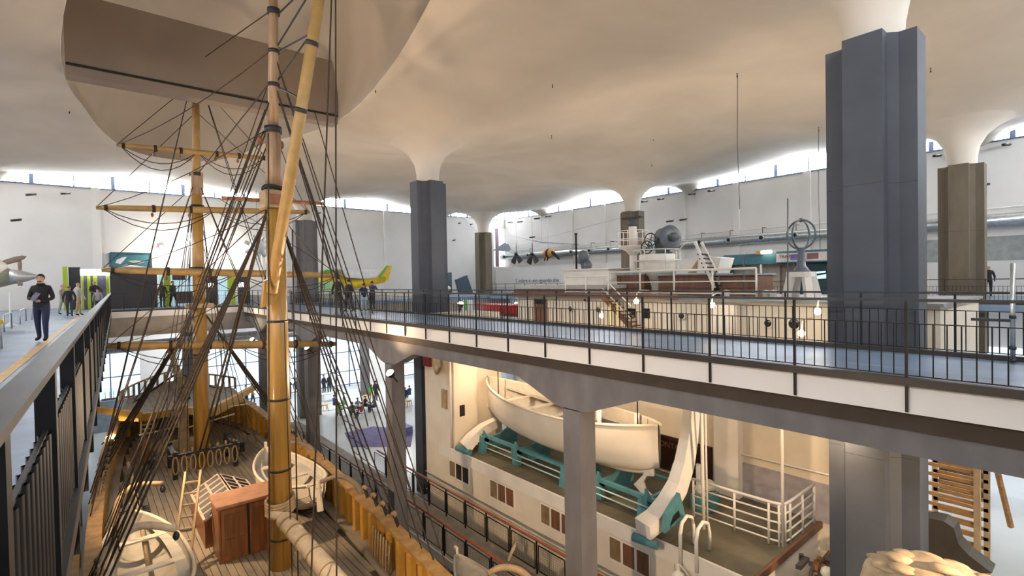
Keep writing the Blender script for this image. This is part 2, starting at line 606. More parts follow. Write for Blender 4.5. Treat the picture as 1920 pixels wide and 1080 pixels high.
# ---- railings
M_hand = mat('worn_black_handrail', (.035, .034, .034), .45, .2, 5, spec=.3)
def railing(label, path, base, n_int=9, top=1.03, mid=.73, drop=-.35, first=0, kerb=True, hw=.05, hh=.035, post=(.022, .05), group='black gallery railings', bal=.008, step=1.27, parts_until=1e9, zoff=0):
    p, q = Vector((*path[0], zoff)), Vector((*path[1], zoff))
    d = (q - p); L = d.length; d.normalize()
    ang = math.atan2(d.y, d.x)
    root = empty('railing', p, label, 'railing', group)
    up = Vector((0, 0, 1))
    mb = MB(); mb.bar(p + up * (top - hh / 2), q + up * (top - hh / 2), hw, hh); mb.build('handrail', M_hand, root)
    mb = MB(); mb.bar(p + up * mid, q + up * mid, .016, .012); mb.build('mid_bar', M_black, root)
    mb = MB(); mb.bar(p + up * .10, q + up * .10, .016, .014); mb.build('bottom_bar', M_black, root)
    if kerb:
        mb = MB(); mb.bar(p + up * .025, q + up * .025, .10, .10); mb.build('kerb', M_kerb, root)
    pm = MB(); pm.box(-post[1] / 2, post[1] / 2, -post[0] / 2, post[0] / 2, drop, top - hh)
    bm_ = MB(); bm_.tube([(0, 0, .10), (0, 0, mid)], bal, 5, False)
    P0 = B0 = None
    t = first
    far = MB()
    while t < L:
        c = p + d * t
        if P0 is None:
            P0 = pm.build('post', M_black); P0.location = c; P0.rotation_euler.z = ang + math.pi / 2; put(P0, root)
        else:
            dup(P0, c, root)
        for k in range(1, n_int + 1):
            c2 = p + d * (t + step * k / (n_int + 1))
            if t + step * k / (n_int + 1) > L: break
            if t > parts_until:
                far.tube([c2 + up * .1, c2 + up * mid], bal, 4, False)
            elif B0 is None:
                B0 = bm_.build('baluster', M_black); B0.location = c2; put(B0, root)
            else:
                dup(B0, c2, root)
        t += step
    if far.v:
        o = far.build('baluster_row', M_black, root); o['kind'] = 'stuff'
    return root
railing('long black railing along the ship side of the right-hand walkway', ((WX - .06, -.9), (WX - .06, FE)), 0, first=0, post=(.03, .03), parts_until=33)
railing('long black railing on the far side of the right-hand walkway, beside the white liner', ((WB, -.9), (WB, FE)), 0, drop=0, post=(.03, .03), parts_until=33)
railing('black railing with wide steel handrail beside the camera, along the left walkway', ((lx(.45) - .02, .45), (lx(FE), FE)), 0, first=.05, hw=.09, hh=.03, post=(.08, .07), bal=.024, parts_until=33, n_int=10)
railing('black railing across the far end of the ship well', ((lx(FE), FE), (WX, FE)), 0, first=.6, post=(.03, .03))
railing('thin dark railing of the gallery under the right-hand windows', ((27.6, -2), (27.6, FE)), 0, first=.3, post=(.03, .03), drop=0, parts_until=12)

# ================================================================ brigantine in the well
M_deck = mat('grey_deck_plank', (.33, .27, .195), .75, .14, 2.2, stretch=(4, .5, 4), bump=.15)
M_deck2 = mat('worn_deck_plank', (.27, .23, .175), .75, .14, 2.2, stretch=(4, .5, 4), bump=.15)
M_seam = mat('pitch_seam', (.07, .055, .04), .9)
M_ochre = mat('ochre_yellow_paint', (.50, .28, .05), .55, .14, 3, stretch=(1, 1, .6))
M_mast = mat('varnished_yellow_pine', (.43, .235, .05), .42, .16, 3, stretch=(3, 3, .25), coat=.3)
M_top = mat('pale_scraped_pine', (.40, .255, .15), .5, .22, 4, stretch=(3, 3, .3))
M_spar = mat('golden_spar', (.40, .245, .085), .5, .1, 4)
M_iron = mat('black_iron', (.03, .033, .04), .45, .1, 6, metal=.3)
M_rope = mat('tarred_rope', (.04, .027, .019), .9, .15, 30)
M_hemp = mat('hemp_rope', (.35, .24, .13), .9, .15, 30)
M_brownwood = mat('reddish_mahogany', (.27, .10, .035), .4, .22, 3, stretch=(4, 4, .4), coat=.2)
M_plainwood = mat('weathered_wood', (.40, .29, .17), .7, .15, 4)
M_canvas = mat('canvas_wrap', (.62, .52, .38), .8, .1, 6, bump=.2)
M_hull = mat('dark_hull_paint', (.06, .05, .045), .6)
M_boat = mat('cream_boat_paint', (.70, .62, .50), .55, .06, 3)
M_boat_in = mat('boat_inside_paint', (.58, .54, .47), .65, .08, 4)
DZ = -5.8
def interp(tab, y):
    if y <= tab[0][0]: return tab[0][1]
    for (a, va), (b_, vb) in zip(tab, tab[1:]):
        if y <= b_: return va + (vb - va) * (y - a) / (b_ - a)
    return tab[-1][1]
XRT = [(4, 5.0), (6, 5.25), (9, 5.5), (12.5, 5.78), (16, 5.98), (19, 6.15), (23.5, 6.28), (26.5, 6.25), (28.5, 6.0), (30, 5.6), (31.5, 5.0), (33, 4.2), (34.3, 3.45)]
XLT = [(4, .15), (6, .02), (9, -.08), (14, -.1), (16.5, -.05), (19.4, .06), (24, .34), (27, .6), (29.7, 1.0), (31.5, 1.75), (33, 2.5), (34.3, 3.35)]
def xr(y): return interp(XRT, y)
def xl(y): return interp(XLT, y)
ship = empty('sailing_ship', (3, 18, LOW), 'two-masted wooden sailing ship with ochre bulwarks standing in the deep well', 'ship')
ys = [4 + 30.3 * i / 44 for i in range(45)]
def ztop(y): return -4.85 + max(0, (y - 26) / 8) * .75
# hull shell: outside, and inside of the bulwarks
hb = MB(); hi = MB(); rail = MB(); ww = MB()
for side in (0, 1):
    f = xr if side else xl
    s = 1 if side else -1
    rows, rin, r1 = [], [], []
    for y in ys:
        x = f(y)
        k = min(1, max(0, (34.3 - y) / 8)) ** .6
        rows.append([(x + s * .10, y, ztop(y)), (x + s * (.02 + .2 * k), y, DZ - .3), (x + s * (-.05 + .2 * k), y, -7), (x - s * (.2 + .6 * k), y, LOW + .02)])
        rin.append([(x - s * .03, y, ztop(y)), (x - s * .03, y, DZ - .05)])
        r1.append((x, y))
    hb.grid(rows, True); hi.grid(rin, True)
    for (xa, ya), (xb, yb) in zip(r1, r1[1:]):
        rail.prism([(xa - .14, ya, ztop(ya)), (xa + .18, ya, ztop(ya)), (xb + .18, yb, ztop(yb)), (xb - .14, yb, ztop(yb))], (0, 0, .08))
        ww.prism([(xa - s * .42, ya, DZ), (xa - s * .03, ya, DZ), (xb - s * .03, yb, DZ), (xb - s * .42, yb, DZ)], (0, 0, .06))
hb.add([(xl(4) - .1, 4, -4.85), (xr(4) + .1, 4, -4.85), (xr(4) - .5, 4, LOW + .02), (xl(4) + .5, 4, LOW + .02)], [(0, 1, 2, 3)])
hull = hb.build('hull', M_hull, ship)
bul = hi.build('bulwark', M_ochre, ship)
rail.build('cap_rail', mat('worn_cap_rail', (.42, .25, .09), .6, .2, 4), ship)
ww.build('waterway', M_deck2, ship)
for side in (0, 1):                                   # bulwark stanchions
    y = 6.0
    while y < 33.4:
        f = xr if side else xl
        s = 1 if side else -1
        x = f(y)
        mb = MB(); mb.box(min(x - s * .03, x - s * .18), max(x - s * .03, x - s * .18), y - .09, y + .09, DZ + .05, ztop(y))
        mb.build('stanchion', M_ochre, bul)
        if y < 26:
            mb = MB(); mb.box(min(x - s * .028, x - s * .045), max(x - s * .028, x - s * .045), y + .2, y + .42, DZ + .12, DZ + .78)
            mb.build('port_lid', M_brownwood, bul)
        y += .62
# deck: seam bed and single planks
mb = MB(); mb.grid([[(xl(y), y, DZ - .04), (xr(y), y, DZ - .04)] for y in ys], False); dk = mb.build('deck', M_seam, ship)
pw = .165
x = .05
i = 0
while x < 6.2:
    yy = [y for y in [6 + .1 * k for k in range(285)] if xl(y) + .40 < x and x + pw < xr(y) - .40]
    if yy:
        y0, y1 = yy[0], yy[-1]
        cuts = [y0] + [c for c in [6 + 5.7 * k + (i * 1.9) % 5.7 for k in range(7)] if y0 + .5 < c < y1 - .5] + [y1]
        for a, c in zip(cuts, cuts[1:]):
            mb = MB(); mb.box(x + .009, x + pw - .009, a + .005, c - .005, DZ - .04, DZ + random.uniform(0, .004))
            mb.build('deck_plank', M_deck if random.random() < .6 else M_deck2, dk)
    x += pw; i += 1
# forecastle
FZ = -4.0
edge = [at(225, 776, Z=FZ), at(262, 777, Z=FZ), at(345, 764, Z=FZ), at(400, 768, Z=FZ), at(452, 742, Z=FZ)]
poly = [(p.x, p.y, FZ - .12) for p in edge] + [(xr(y) - .05, y, FZ - .12) for y in (29.5, 31, 32.3, 33.4)] + [(3.4, 34.2, FZ - .12)] + [(xl(y) + .1, y, FZ - .12) for y in (33.2, 31.8, 30.2)]
mb = MB(); mb.prism(poly, (0, 0, .12)); fc = mb.build('forecastle_deck', M_deck2, ship)
fm = MB()
for p, q in zip(edge, edge[1:]):
    fm.bar(p + Vector((0, -.06, -.12)), q + Vector((0, -.06, -.12)), .14, .30)
fm.build('deck_beam', M_ochre, fc)
pm = MB()
for k in range(16):
    xx = 1.3 + .27 * k
    yb_ = max(26.9, 26.4 + abs(xx - 3.2) * .9)
    ye = min([y for y in [27 + .2 * j for j in range(37)] if xx < xl(y) + .15 or xx > xr(y) - .1] or [34])
    pm2 = MB(); pm2.box(xx - .008, xx + .008, yb_ + .3, max(yb_ + .5, ye - .2), FZ, FZ + .003); pm2.build('plank_seam', M_seam, fc)
for k in range(9):                                       # bow bulwark posts and rail
    for f, s in ((xl, 1), (xr, -1)):
        y = 29.2 + k * .58
        mb = MB(); mb.box(f(y) + s * .1 - .05, f(y) + s * .1 + .05, y - .05, y + .05, FZ, FZ + .55); mb.build('rail_post', M_plainwood, fc)
for f, s in ((xl, 1), (xr, -1)):
    mb = MB(); mb.tube([(f(y) + s * .1, y, FZ + .57) for y in (29.2, 30.2, 31.2, 32.2, 33.2, 34)], .045, 6); mb.build('bow_rail', M_plainwood, fc)
mb = MB(); mb.bar(at(392, 771, Z=-3.9), at(476, 727, Z=-3.8), .22, .24); mb.build('cathead', M_ochre, ship)
mb = MB(); mb.bar(at(262, 778, Z=-3.9), at(186, 768, Z=-3.85), .22, .24); mb.build('cathead', M_ochre, ship)
# bowsprit, windlass, bitts, ladder below the forecastle
p, q = at(347, 748, Y=28.2), at(318, 650, Y=34.6)
mb = MB(); mb.tube([p, lerp(p, q, .5), q], [.21, .18, .10], 12); bs = mb.build('bowsprit', M_plainwood, ship)
for t in (.0, .12, .3, .5):
    c = lerp(p, q, t); d = (q - p).normalized()
    mb = MB(); mb.cyl(c, c + d * .09, .225 - .07 * t, n=12); mb.build('iron_band', M_iron, bs)
for k in range(5):
    a = at(210 + 18 * k, 690 + 15 * k, Y=30); 
mb = MB(); c = at(330, 835, Z=-5.3); mb.lathe(c - Vector((.9, 0, 0)), [(.0, 0), (.3, 0), (.3, .5), (.24, .55), (.24, 1.2), (.3, 1.25), (.3, 1.7), (0, 1.7)], 14, (1, -.1, 0)); wl = mb.build('windlass', M_plainwood, ship)
for dx in (-1.0, .95):
    mb = MB(); mb.box(c.x + dx - .12, c.x + dx + .12, c.y - .2, c.y + .2, DZ, c.z + .4); mb.build('windlass_bitt', M_brownwood, wl)
for px, py in ((345, 745),):
    c = at(346, 858, Z=DZ); mb = MB(); mb.box(c.x - .17, c.x + .17, c.y - .17, c.y + .17, DZ, -3.6); mb.build('bitt_post', M_plainwood, ship)
lad = MB(); a, c = at(264, 817, Y=26.2), at(265, 777, Y=26.4); b2, d2 = at(289, 815, Y=26.2), at(289, 774, Y=26.4)
lad.bar(a, c, .06, .06); lad.bar(b2, d2, .06, .06)
ld = lad.build('ladder', M_plainwood, ship)
for k in range(5):
    mb = MB(); mb.bar(lerp(a, c, .1 + .2 * k), lerp(b2, d2, .1 + .2 * k), .05, .05); mb.build('rung', M_plainwood, ld)

# ---- masts
def band(c, r, h, parent, m=M_iron):
    mb = MB(); mb.cyl(Vector(c) - Vector((0, 0, h / 2)), Vector(c) + Vector((0, 0, h / 2)), r, n=16); return mb.build('iron_band', m, parent)
MY = 13.6
m0, m1 = Vector((3.60, MY, DZ)), at(516, 372, Y=MY)
mm = MB(); mm.tube([m0, lerp(m0, m1, .5), m1], [.27, .255, .22], 20); main = mm.build('main_mast', M_mast, ship)
for yy in (1008, 880, 748, 602):
    t = (at(520, yy, Y=MY).z - m0.z) / (m1.z - m0.z); band(lerp(m0, m1, t), .275 - .03 * t, .06, main)
for yy, n in ((960, 5),):
    c = at(527, 955, Y=MY)
    for k in range(5):
        mb = MB(); cc = Vector((m0.x, MY, c.z + .07 * k)); pts = [cc + Vector((.33 * math.cos(a), .33 * math.sin(a), .06 * math.sin(a + 1))) for a in [2 * math.pi * j / 14 for j in range(14)]]
        mb.tube(pts, .04, 6, closed=True); mb.build('mast_hoop', M_plainwood, main)
# doubling: trestle block and topmast
c = lerp(m0, m1, .985)
mb = MB(); mb.box(c.x - .30, c.x + .30, MY - .3, MY + .34, c.z - .12, c.z + .30); mb.build('trestle_block', M_plainwood, main)
mb = MB(); mb.box(c.x - .2, c.x + .22, MY - .34, MY - .3, c.z - .04, c.z + .2); mb.build('trestle_cheek', M_brownwood, main)
mb = MB(); cc = c + Vector((0, 0, .38)); mb.tube([cc + Vector((.26 * math.cos(a), .26 * math.sin(a), .03 * math.sin(2 * a))) for a in [2 * math.pi * j / 14 for j in range(14)]], .06, 6, closed=True); mb.build('rope_collar', M_rope, main)
t0, t1, t2 = at(514, 372, Y=MY), at(512, 244, Y=MY), at(513, -60, Y=MY)
mb = MB(); mb.tube([t0, t1], [.20, .175], 18); top = mb.build('topmast', M_top, ship)
mb = MB(); mb.tube([t1, t2], [.125, .10], 14); tg = mb.build('topgallant_mast', M_top, ship)
band(t1, .205, .16, top)
for yy, r in ((22, .15), (97, .14), (160, .15)):
    band(at(513, yy, Y=MY), r, .14 if yy == 22 else .09, tg)
for px, py in ((486, 262), (527, 272)):
    c = at(px, py, Y=MY); mb = MB(); mb.ball(c, .075, 10, 6, (1, .7, 1.5)); blk = mb.build('pulley_block', M_brownwood, top)
    mb = MB(); mb.tube([c, at(500 if px < 510 else 524, 240, Y=MY)], .015, 5); mb.build('chain', M_iron, blk)
# fore mast
FY = 23.3
f0, f1 = Vector((3.32, FY, DZ)), at(374, 572, Y=FY)
mb = MB(); mb.tube([f0, lerp(f0, f1, .5), f1], [.29, .275, .23], 18); fore = mb.build('fore_mast', M_mast, ship)
for yy in (640, 664, 842):
    t = (at(377, yy, Y=FY).z - f0.z) / (f1.z - f0.z); band(lerp(f0, f1, t), .295 - .04 * t, .07, fore)
mb = MB(); mb.box(f1.x - .45, f1.x + .45, FY - .35, FY + .35, f1.z - .10, f1.z + .06); mb.build('mast_top', M_plainwood, fore)
g0, g1, g2 = f1, at(368, 330, Y=FY), at(366, 120, Y=FY)
mb = MB(); mb.tube([g0, lerp(g0, g1, .3), g1], [.22, .21, .18], 16); ft = mb.build('fore_topmast', M_mast, ship)
mb = MB(); mb.tube([g1 - Vector((0, 0, .5)), g2], [.15, .12], 14); mb.build('fore_topgallant_mast', M_spar, ship)
mb = MB(); mb.box(g1.x - .2, g1.x + .2, FY - .2, FY + .2, g1.z - .75, g1.z + .12); mb.build('mast_cap', M_top, ft)
band(g1 + Vector((0, 0, .05)), .24, .12, ft)
for yy in (390, 506):
    band(at(370, yy, Y=FY), .24, .22, ft)
# yards
def yard(p, q, r, m=M_spar):
    p, q = Vector(p), Vector(q)
    mb = MB(); mb.tube([p, lerp(p, q, .1), lerp(p, q, .5), lerp(p, q, .9), q], [r * .55, r * .8, r, r * .8, r * .55], 12)
    y = mb.build('yard', m, ship)
    for t in (.03, .22, .38, .62, .78, .97):
        c = lerp(p, q, t); d = (q - p).normalized()
        mb = MB(); mb.cyl(c, c + d * .1, r * (1.12 if .1 < t < .9 else .85), n=10); mb.build('rope_lashing', M_rope, y)
        if .1 < t < .9:
            mb = MB(); mb.ball(c - Vector((0, 0, r + .1)), .06, 8, 6, (.8, .8, 1.4)); mb.build('pulley_block', M_brownwood, y)
    for dr in (.55, .8):                          # foot ropes
        mb = MB(); pts = []
        for a_, b_ in ((.02, .5), (.5, .98)):
            pts += sag(lerp(p, q, a_), lerp(p, q, b_), dr, 8)[(1 if a_ > .1 else 0):]
        mb.tube(pts, .016, 5); mb.build('foot_rope', M_rope, y)
    return y
YY = FY - .35
yard(at(190, 506, Y=YY), at(640, 517, Y=YY), .15)
yard(at(180, 389, Y=YY), at(580, 398, Y=YY), .125)
yard(at(218, 272, Y=YY), at(500, 297, Y=YY), .11)
yard(at(203, 648, Y=YY), at(628, 645, Y=YY), .17)
mb = MB(); mb.tube([at(415, 371, Y=MY + .3), at(606, 382, Y=MY + .3)], .05, 8); mb.build('cross_spar', M_brownwood, ship)
# gaff and boom
p, q = at(509, 548, Y=13.2), at(603, -30, Y=11.2)
mb = MB(); mb.tube([p, lerp(p, q, .5), q], [.135, .13, .12], 14); gaff = mb.build('gaff', M_spar, ship)
for yy in (62, 186):
    c = lerp(p, q, (548 - yy) / 578 * .97); d = (q - p).normalized(); mb = MB(); mb.cyl(c, c + d * .1, .14, n=14); mb.build('iron_band', M_iron, gaff)
mb = MB(); c = at(515, 530, Y=13.2); mb.prism([c + Vector(v) for v in ((-.22, 0, .05), (.1, 0, .2), (.14, 0, -.1), (.0, 0, -.5), (-.30, 0, -.6))], (0, .2, 0)); mb.build('gaff_jaw', M_mast, gaff)
p, q = at(528, 968, Y=13.1), at(700, 1170, Y=9.6)
mb = MB(); mb.tube([lerp(p, q, t) for t in (0, .03, .2, .5, 1)], [.10, .19, .19, .21, .22], 14); boom = mb.build('boom', M_canvas, ship)
for t in (.08, .16, .27, .4, .55):
    c = lerp(p, q, t); d = (q - p).normalized(); mb = MB(); mb.cyl(c, c + d * .035, .215, n=14); mb.build('lashing', M_hemp, boom)
mb = MB(); mb.tube([p + Vector((-.25, .15, .06)), p, lerp(p, q, .22) + Vector((.06, 0, .12))], [.10, .12, .08], 8); mb.build('canvas_bundle', M_canvas, boom)

# ---- standing rigging
def rope(p, q, r=.014, name='rope', m=M_rope, drop=0):
    mb = MB()
    mb.tube(sag(p, q, drop) if drop else [p, q], r, 5, False)
    return mb.build(name, m, ship)
def shrouds(top, foots, r=.022, rows=(.08, .62), nrow=16, m=M_rope, sagr=.05):
    for f in foots:
        s = rope(top, f, r, 'shroud', m)
        d = (Vector(top) - Vector(f)).normalized()
        for k, (dist, rr) in enumerate(((.02, .085), (.62, .08))):
            c = Vector(f) + d * dist
            mb = MB(); mb.lathe(c - Vector((0, 0, 0)), [(0, -.05), (rr, -.04), (rr, .04), (0, .05)], 10, d.orthogonal()); mb.build('deadeye', M_hemp if k else M_iron, s)
        mb = MB()
        o = d.orthogonal() * .05
        for sg in (-1, 1):
            mb.tube([Vector(f) + o * sg, Vector(f) + d * .62 + o * sg], .014, 5, False)
        mb.build('lanyard', M_iron, s)
    for k in range(nrow):
        t = rows[0] + (rows[1] - rows[0]) * k / max(1, nrow - 1)
        pts = []
        for a, b_ in zip(foots, foots[1:]):
            pts += sag(lerp(a, top, t), lerp(b_, top, t), sagr * (1 - t), 4)[(1 if pts else 0):]
        mb = MB(); mb.tube(pts, .011, 5, False); mb.build('ratline', m, ship)
TM = at(520, 398, Y=MY)
TML = at(503, 398, Y=MY)
shrouds(TM, [Vector((xr(y) + .2, y, -5.05)) for y in (13.7, 13.0, 12.3, 11.5)], rows=(.1, .78), nrow=13)
shrouds(TML, [Vector((xl(y) - .12, y, -5.0)) for y in (13.9, 13.3, 12.7, 12.1)], rows=(.06, .7), nrow=8)
TF = f1 + Vector((0, 0, -.2))
shrouds(TF + Vector((-.1, 0, 0)), [Vector((xl(y) - .12, y, -5.0)) for y in (24.2, 23.4, 22.6, 21.8, 21.0)], r=.025, rows=(.06, .8), nrow=14)
shrouds(TF + Vector((.1, 0, 0)), [Vector((xr(y) + .2, y, -5.0)) for y in (24.2, 23.4, 22.6, 21.8, 21.0)], r=.025, rows=(.06, .8), nrow=14)
TT = at(516, 160, Y=MY)
for y in (10.8, 10.2, 9.6):
    rope(TT, (xr(y) + .15, y, -4.9), .016, 'backstay')
for y in (10.9, 10.1):
    rope(at(514, 100, Y=MY), (xr(y) + .15, y - 1, -4.9), .014, 'backstay')
    rope(TT, (xl(y) - .1, y + 2.6, -4.9), .015, 'backstay')
    rope(at(510, 248, Y=MY), (xl(y) + .1, y + 3.4, -4.9), .015, 'backstay')
for y in (18.6, 17.6):
    for s_, f in ((-1, xl), (1, xr)):
        rope(g1, (f(y) + s_ * .12, y + 1.5, -4.9), .018, 'backstay')
        rope(g2, (f(y) + s_ * .12, y, -4.9), .015, 'backstay')
# stays forward: main stays to the foot of the fore mast, fore stays to the bowsprit
for dx in (-.1, .1):
    rope(at(500, 395, Y=MY - .1), Vector((3.2 + dx, 22.7, DZ + .6)), .034, 'main_stay')
rope(at(498, 250, Y=MY), f1 + Vector((0, -.3, .2)), .022, 'main_topmast_stay')
rope(at(500, 400, Y=MY), at(372, 520, Y=FY - .2), .018, 'main_topmast_stay')
rope(at(502, 160, Y=MY), g1, .018, 'main_topgallant_stay')
rope(at(505, 22, Y=MY), g2, .016, 'main_topgallant_stay')
BS1, BS2 = lerp(at(347, 748, Y=28.2), at(318, 650, Y=34.6), .45), at(318, 650, Y=34.6)
for s_, r in ((BS1, .03), (BS2, .022)):
    rope(f1 + Vector((0, .2, -.1)), s_, r, 'fore_stay')
rope(g1, BS2, .018, 'fore_stay')
rope(BS1, Vector((xl(29) + .1, 29, -4.3)), .05, 'bowsprit_shroud')
rope(BS1, Vector((xr(30) - .1, 30, -4.3)), .03, 'bowsprit_shroud')
rope(BS2, at(222, 798, Y=27.5), .022, 'bowsprit_shroud'); rope(BS2, at(262, 770, Y=28), .03, 'bowsprit_shroud')
# lifts and braces of the yards
for (pa, pb, yt) in (((190, 506), (640, 517), 345), ((180, 389), (580, 398), 210), ((203, 648), (628, 645), 510), ((218, 272), (500, 297), 150)):
    for e_ in (pa, pb):
        rope(at(*e_, Y=YY), at(368, yt, Y=FY), .013, 'yard_lift')
for e_, tx, ty in (((190, 506), 500, 392), ((180, 389), 505, 240), ((640, 517), 520, 395), ((203, 648), 505, 520), ((218, 272), 508, 95), ((500, 297), 512, 95), ((580, 398), 515, 245)):
    rope(at(*e_, Y=YY), at(tx, ty, Y=MY), .013, 'brace', drop=.25)
# long falls and lifts near the main mast
for a, ya, b_, yb_, r in (((629, -20), 9.5, (631, 1090), 9.5, .017), ((622, -20), 10.2, (583, 1090), 10.2, .018), ((548, 430), 12.8, (559, 1090), 12.8, .018),
                          ((503, 250), 13.0, (505, 1090), 13.0, .018), ((520, 170), 13.0, (600, 420), 12.2, .014), ((600, 420), 12.2, (690, 800), 10.4, .014),
                          ((590, 210), 11.8, (700, 590), 11.6, .013), ((533, 600), 12.9, (548, 1090), 12.6, .012)):
    rope(at(*a, Y=ya), at(*b_, Y=yb_), r, 'fall')
for a, b_ in (((520, 28), (574, -25)), ((520, 97), (577, 66)), ((520, 152), (578, 70)), ((522, 163), (563, 184)), ((519, 88), (573, 0))):
    rope(at(*a, Y=MY), at(*b_, Y=11.9), .022, 'gaff_lift', M_iron)
for k in range(4):                                 # braces and buntlines left of the main mast
    rope(at(500 - 3 * k, 165 + 40 * k, Y=MY), Vector((xl(15) + .12 + .05 * k, 14.6 + .8 * k, -4.9)), .011, 'buntline')
for k in range(5):
    rope(at(366 - 3 * k, 335 + 40 * k, Y=FY), Vector((1.9 + .25 * k, 22.6 - .2 * k, DZ + .9)), .013, 'buntline')
    rope(at(374 + 2 * k, 335 + 40 * k, Y=FY), Vector((4.0 + .25 * k, 22.8 - .2 * k, DZ + .9)), .013, 'buntline')
for p_, q_ in (((340, 805), (440, 776)), ((262, 816), (345, 797)), ((395, 768), (478, 755))):
    a, c = at(*p_, Y=25.4), at(*q_, Y=25.6)
    mb = MB(); mb.cyl(a, c, .035, n=8); mb.build('deck_spar', M_canvas, ship)
# fife rail round the fore mast
fife = None
for dx, dy in ((-1.0, -.9), (1.0, -.9), (-1.0, .7), (1.0, .7)):
    mb = MB(); mb.box(3.32 + dx - .08, 3.32 + dx + .08, FY + dy - .08, FY + dy + .08, DZ, DZ + 1.0)
    o_ = mb.build('fife_rail' if fife is None else 'fife_post', M_dark, fife or ship)
    fife = fife or o_
for a, c in (((-1.2, -.9), (1.2, -.9)), ((-1.0, -1), (-1.0, .8)), ((1.0, -1), (1.0, .8))):
    mb = MB(); mb.bar((3.32 + a[0], FY + a[1], DZ + .85), (3.32 + c[0], FY + c[1], DZ + .85), .16, .1); mb.build('fife_rail_bar', M_dark, fife)
for k in range(8):
    x_ = 3.32 - 1 + .28 * k
    mb = MB(); mb.lathe((x_, FY - .9, DZ + .62), [(.02, 0), (.025, .3), (.05, .32), (.045, .45), (0, .47)], 8); mb.build('belaying_pin', M_hemp, fife)
    pts = [Vector((x_ + .09 * math.cos(t), FY - 1.02 + .02 * math.sin(3 * t), DZ + .52 + .33 * math.sin(t))) for t in [2 * math.pi * j / 10 for j in range(10)]]
    mb = MB(); mb.tube(pts, .03, 5, closed=True); mb.build('rope_coil', M_hemp, fife)
for px, py in ((283, 880), (454, 846), (318, 812)):
    c = at(px, py, Z=DZ); mb = MB(); mb.lathe(c, [(.12, 0), (.1, .05), (.09, .25), (.14, .3), (.12, .36), (0, .38)], 10); mb.build('bollard', M_iron, ship)
# rope coils on the starboard pin rail
for k in range(7):
    y_ = 11.3 + .18 * k; x_ = xr(y_) - .25
    pts = [Vector((x_ + .06 * math.cos(t), y_ + .03 * math.sin(2 * t) + .08 * math.cos(t), DZ + .45 + .38 * math.sin(t))) for t in [2 * math.pi * j / 12 for j in range(12)]]
    mb = MB(); mb.tube(pts, .028, 5, closed=True); mb.build('rope_coil', M_hemp, ship)
for k in range(16):
    y_ = 19.5 + .38 * k; x_ = xl(y_) + .12
    pts = [Vector((x_ + .07 * math.cos(t), y_ + .12 * math.cos(t), -4.9 - .05 + .40 * math.sin(t))) for t in [2 * math.pi * j / 10 for j in range(10)]]
    mb = MB(); mb.tube(pts, .03, 5, closed=True); mb.build('rope_coil', M_hemp, ship)

# ---- deck houses
def companion():
    A = Vector((2.42, 14.78, DZ)); Bp = Vector((3.72, 14.72, DZ)); H = 1.42; L = .95
    root = MB(); root.box(2.42, 3.78, 14.75, 14.75 + L, DZ, DZ + H); o = root.build('companion_hatch', M_brownwood, ship)
    mb = MB(); mb.box(2.36, 3.84, 14.68, 14.80 + L, DZ + H, DZ + H + .07); mb.build('hatch_lid', mat('lid_mahogany', (.40, .20, .10), .45, .15, 3), o)
    for k in range(2):
        x0 = 2.47 + .655 * k
        mb = MB(); mb.box(x0, x0 + .60, 14.71, 14.75, DZ + .06, DZ + H - .06); d = mb.build('door', M_brownwood, o)
        for z0, z1 in ((.16, .6), (.7, 1.24)):
            mb = MB(); mb.box(x0 + .08, x0 + .52, 14.697, 14.71, DZ + z0, DZ + z1); mb.build('door_panel', mat('panel_mahogany', (.23, .085, .03), .4, .2, 3, stretch=(4, 4, .4)), d)
    mb = MB(); mb.box(3.09, 3.13, 14.70, 14.75, DZ + .05, DZ + H - .03); mb.build('door_gap', M_dark, o)
companion()
def skylight():
    x0, x1, y0, y1, zb, ze, zr = 2.28, 3.80, 15.9, 18.3, DZ, DZ + .75, DZ + 1.15
    xc = (x0 + x1) / 2
    mb = MB(); mb.box(x0, x1, y0, y1, zb, ze - .02); o = mb.build('deck_skylight', M_brownwood, ship)
    mb = MB(); mb.prism([(x0, y0, ze - .02), (x1, y0, ze - .02), (xc, y0, zr - .03)], (0, y1 - y0, 0)); mb.build('gable', M_brownwood, o)
    gl = mat('dusty_skylight_glass', (.40, .40, .37), .45, .1, 5, spec=.3)
    fr = mat('skylight_frame', (.60, .46, .36), .5, .1, 5)
    for sx in (-1, 1):
        e0 = x0 if sx < 0 else x1
        for i in range(6):
            for j in range(2):
                ya, yb2 = y0 + (y1 - y0) * i / 6 + .04, y0 + (y1 - y0) * (i + 1) / 6 - .04
                ta, tb = j / 2 + .03, (j + 1) / 2 - .03
                P = lambda t, y: Vector((e0 + (xc - e0) * t, y, ze + (zr - ze) * t + .01))
                mb = MB(); q = [P(ta, ya), P(tb, ya), P(tb, yb2), P(ta, yb2)]
                mb.prism(q, (0, 0, .02)); pn = mb.build('pane', gl, o)
                gb = MB()
                for k in range(1, 6):
                    y_ = ya + (yb2 - ya) * k / 6
                    gb.tube([P(ta, y_) + Vector((0, 0, .035)), P(tb, y_) + Vector((0, 0, .035))], .007, 4, False)
                gb.build('guard_bars', M_iron, pn)
        for i in range(7):
            y_ = y0 + (y1 - y0) * i / 6
            mb = MB(); mb.bar((e0, y_, ze + .02), (xc, y_, zr + .02), .07, .05); mb.build('frame_bar', fr, o)
        for t in (0, .5, .98):
            mb = MB(); mb.bar((e0 + (xc - e0) * t, y0, ze + (zr - ze) * t + .02), (e0 + (xc - e0) * t, y1, ze + (zr - ze) * t + .02), .07, .06); mb.build('frame_bar', fr, o)
skylight()
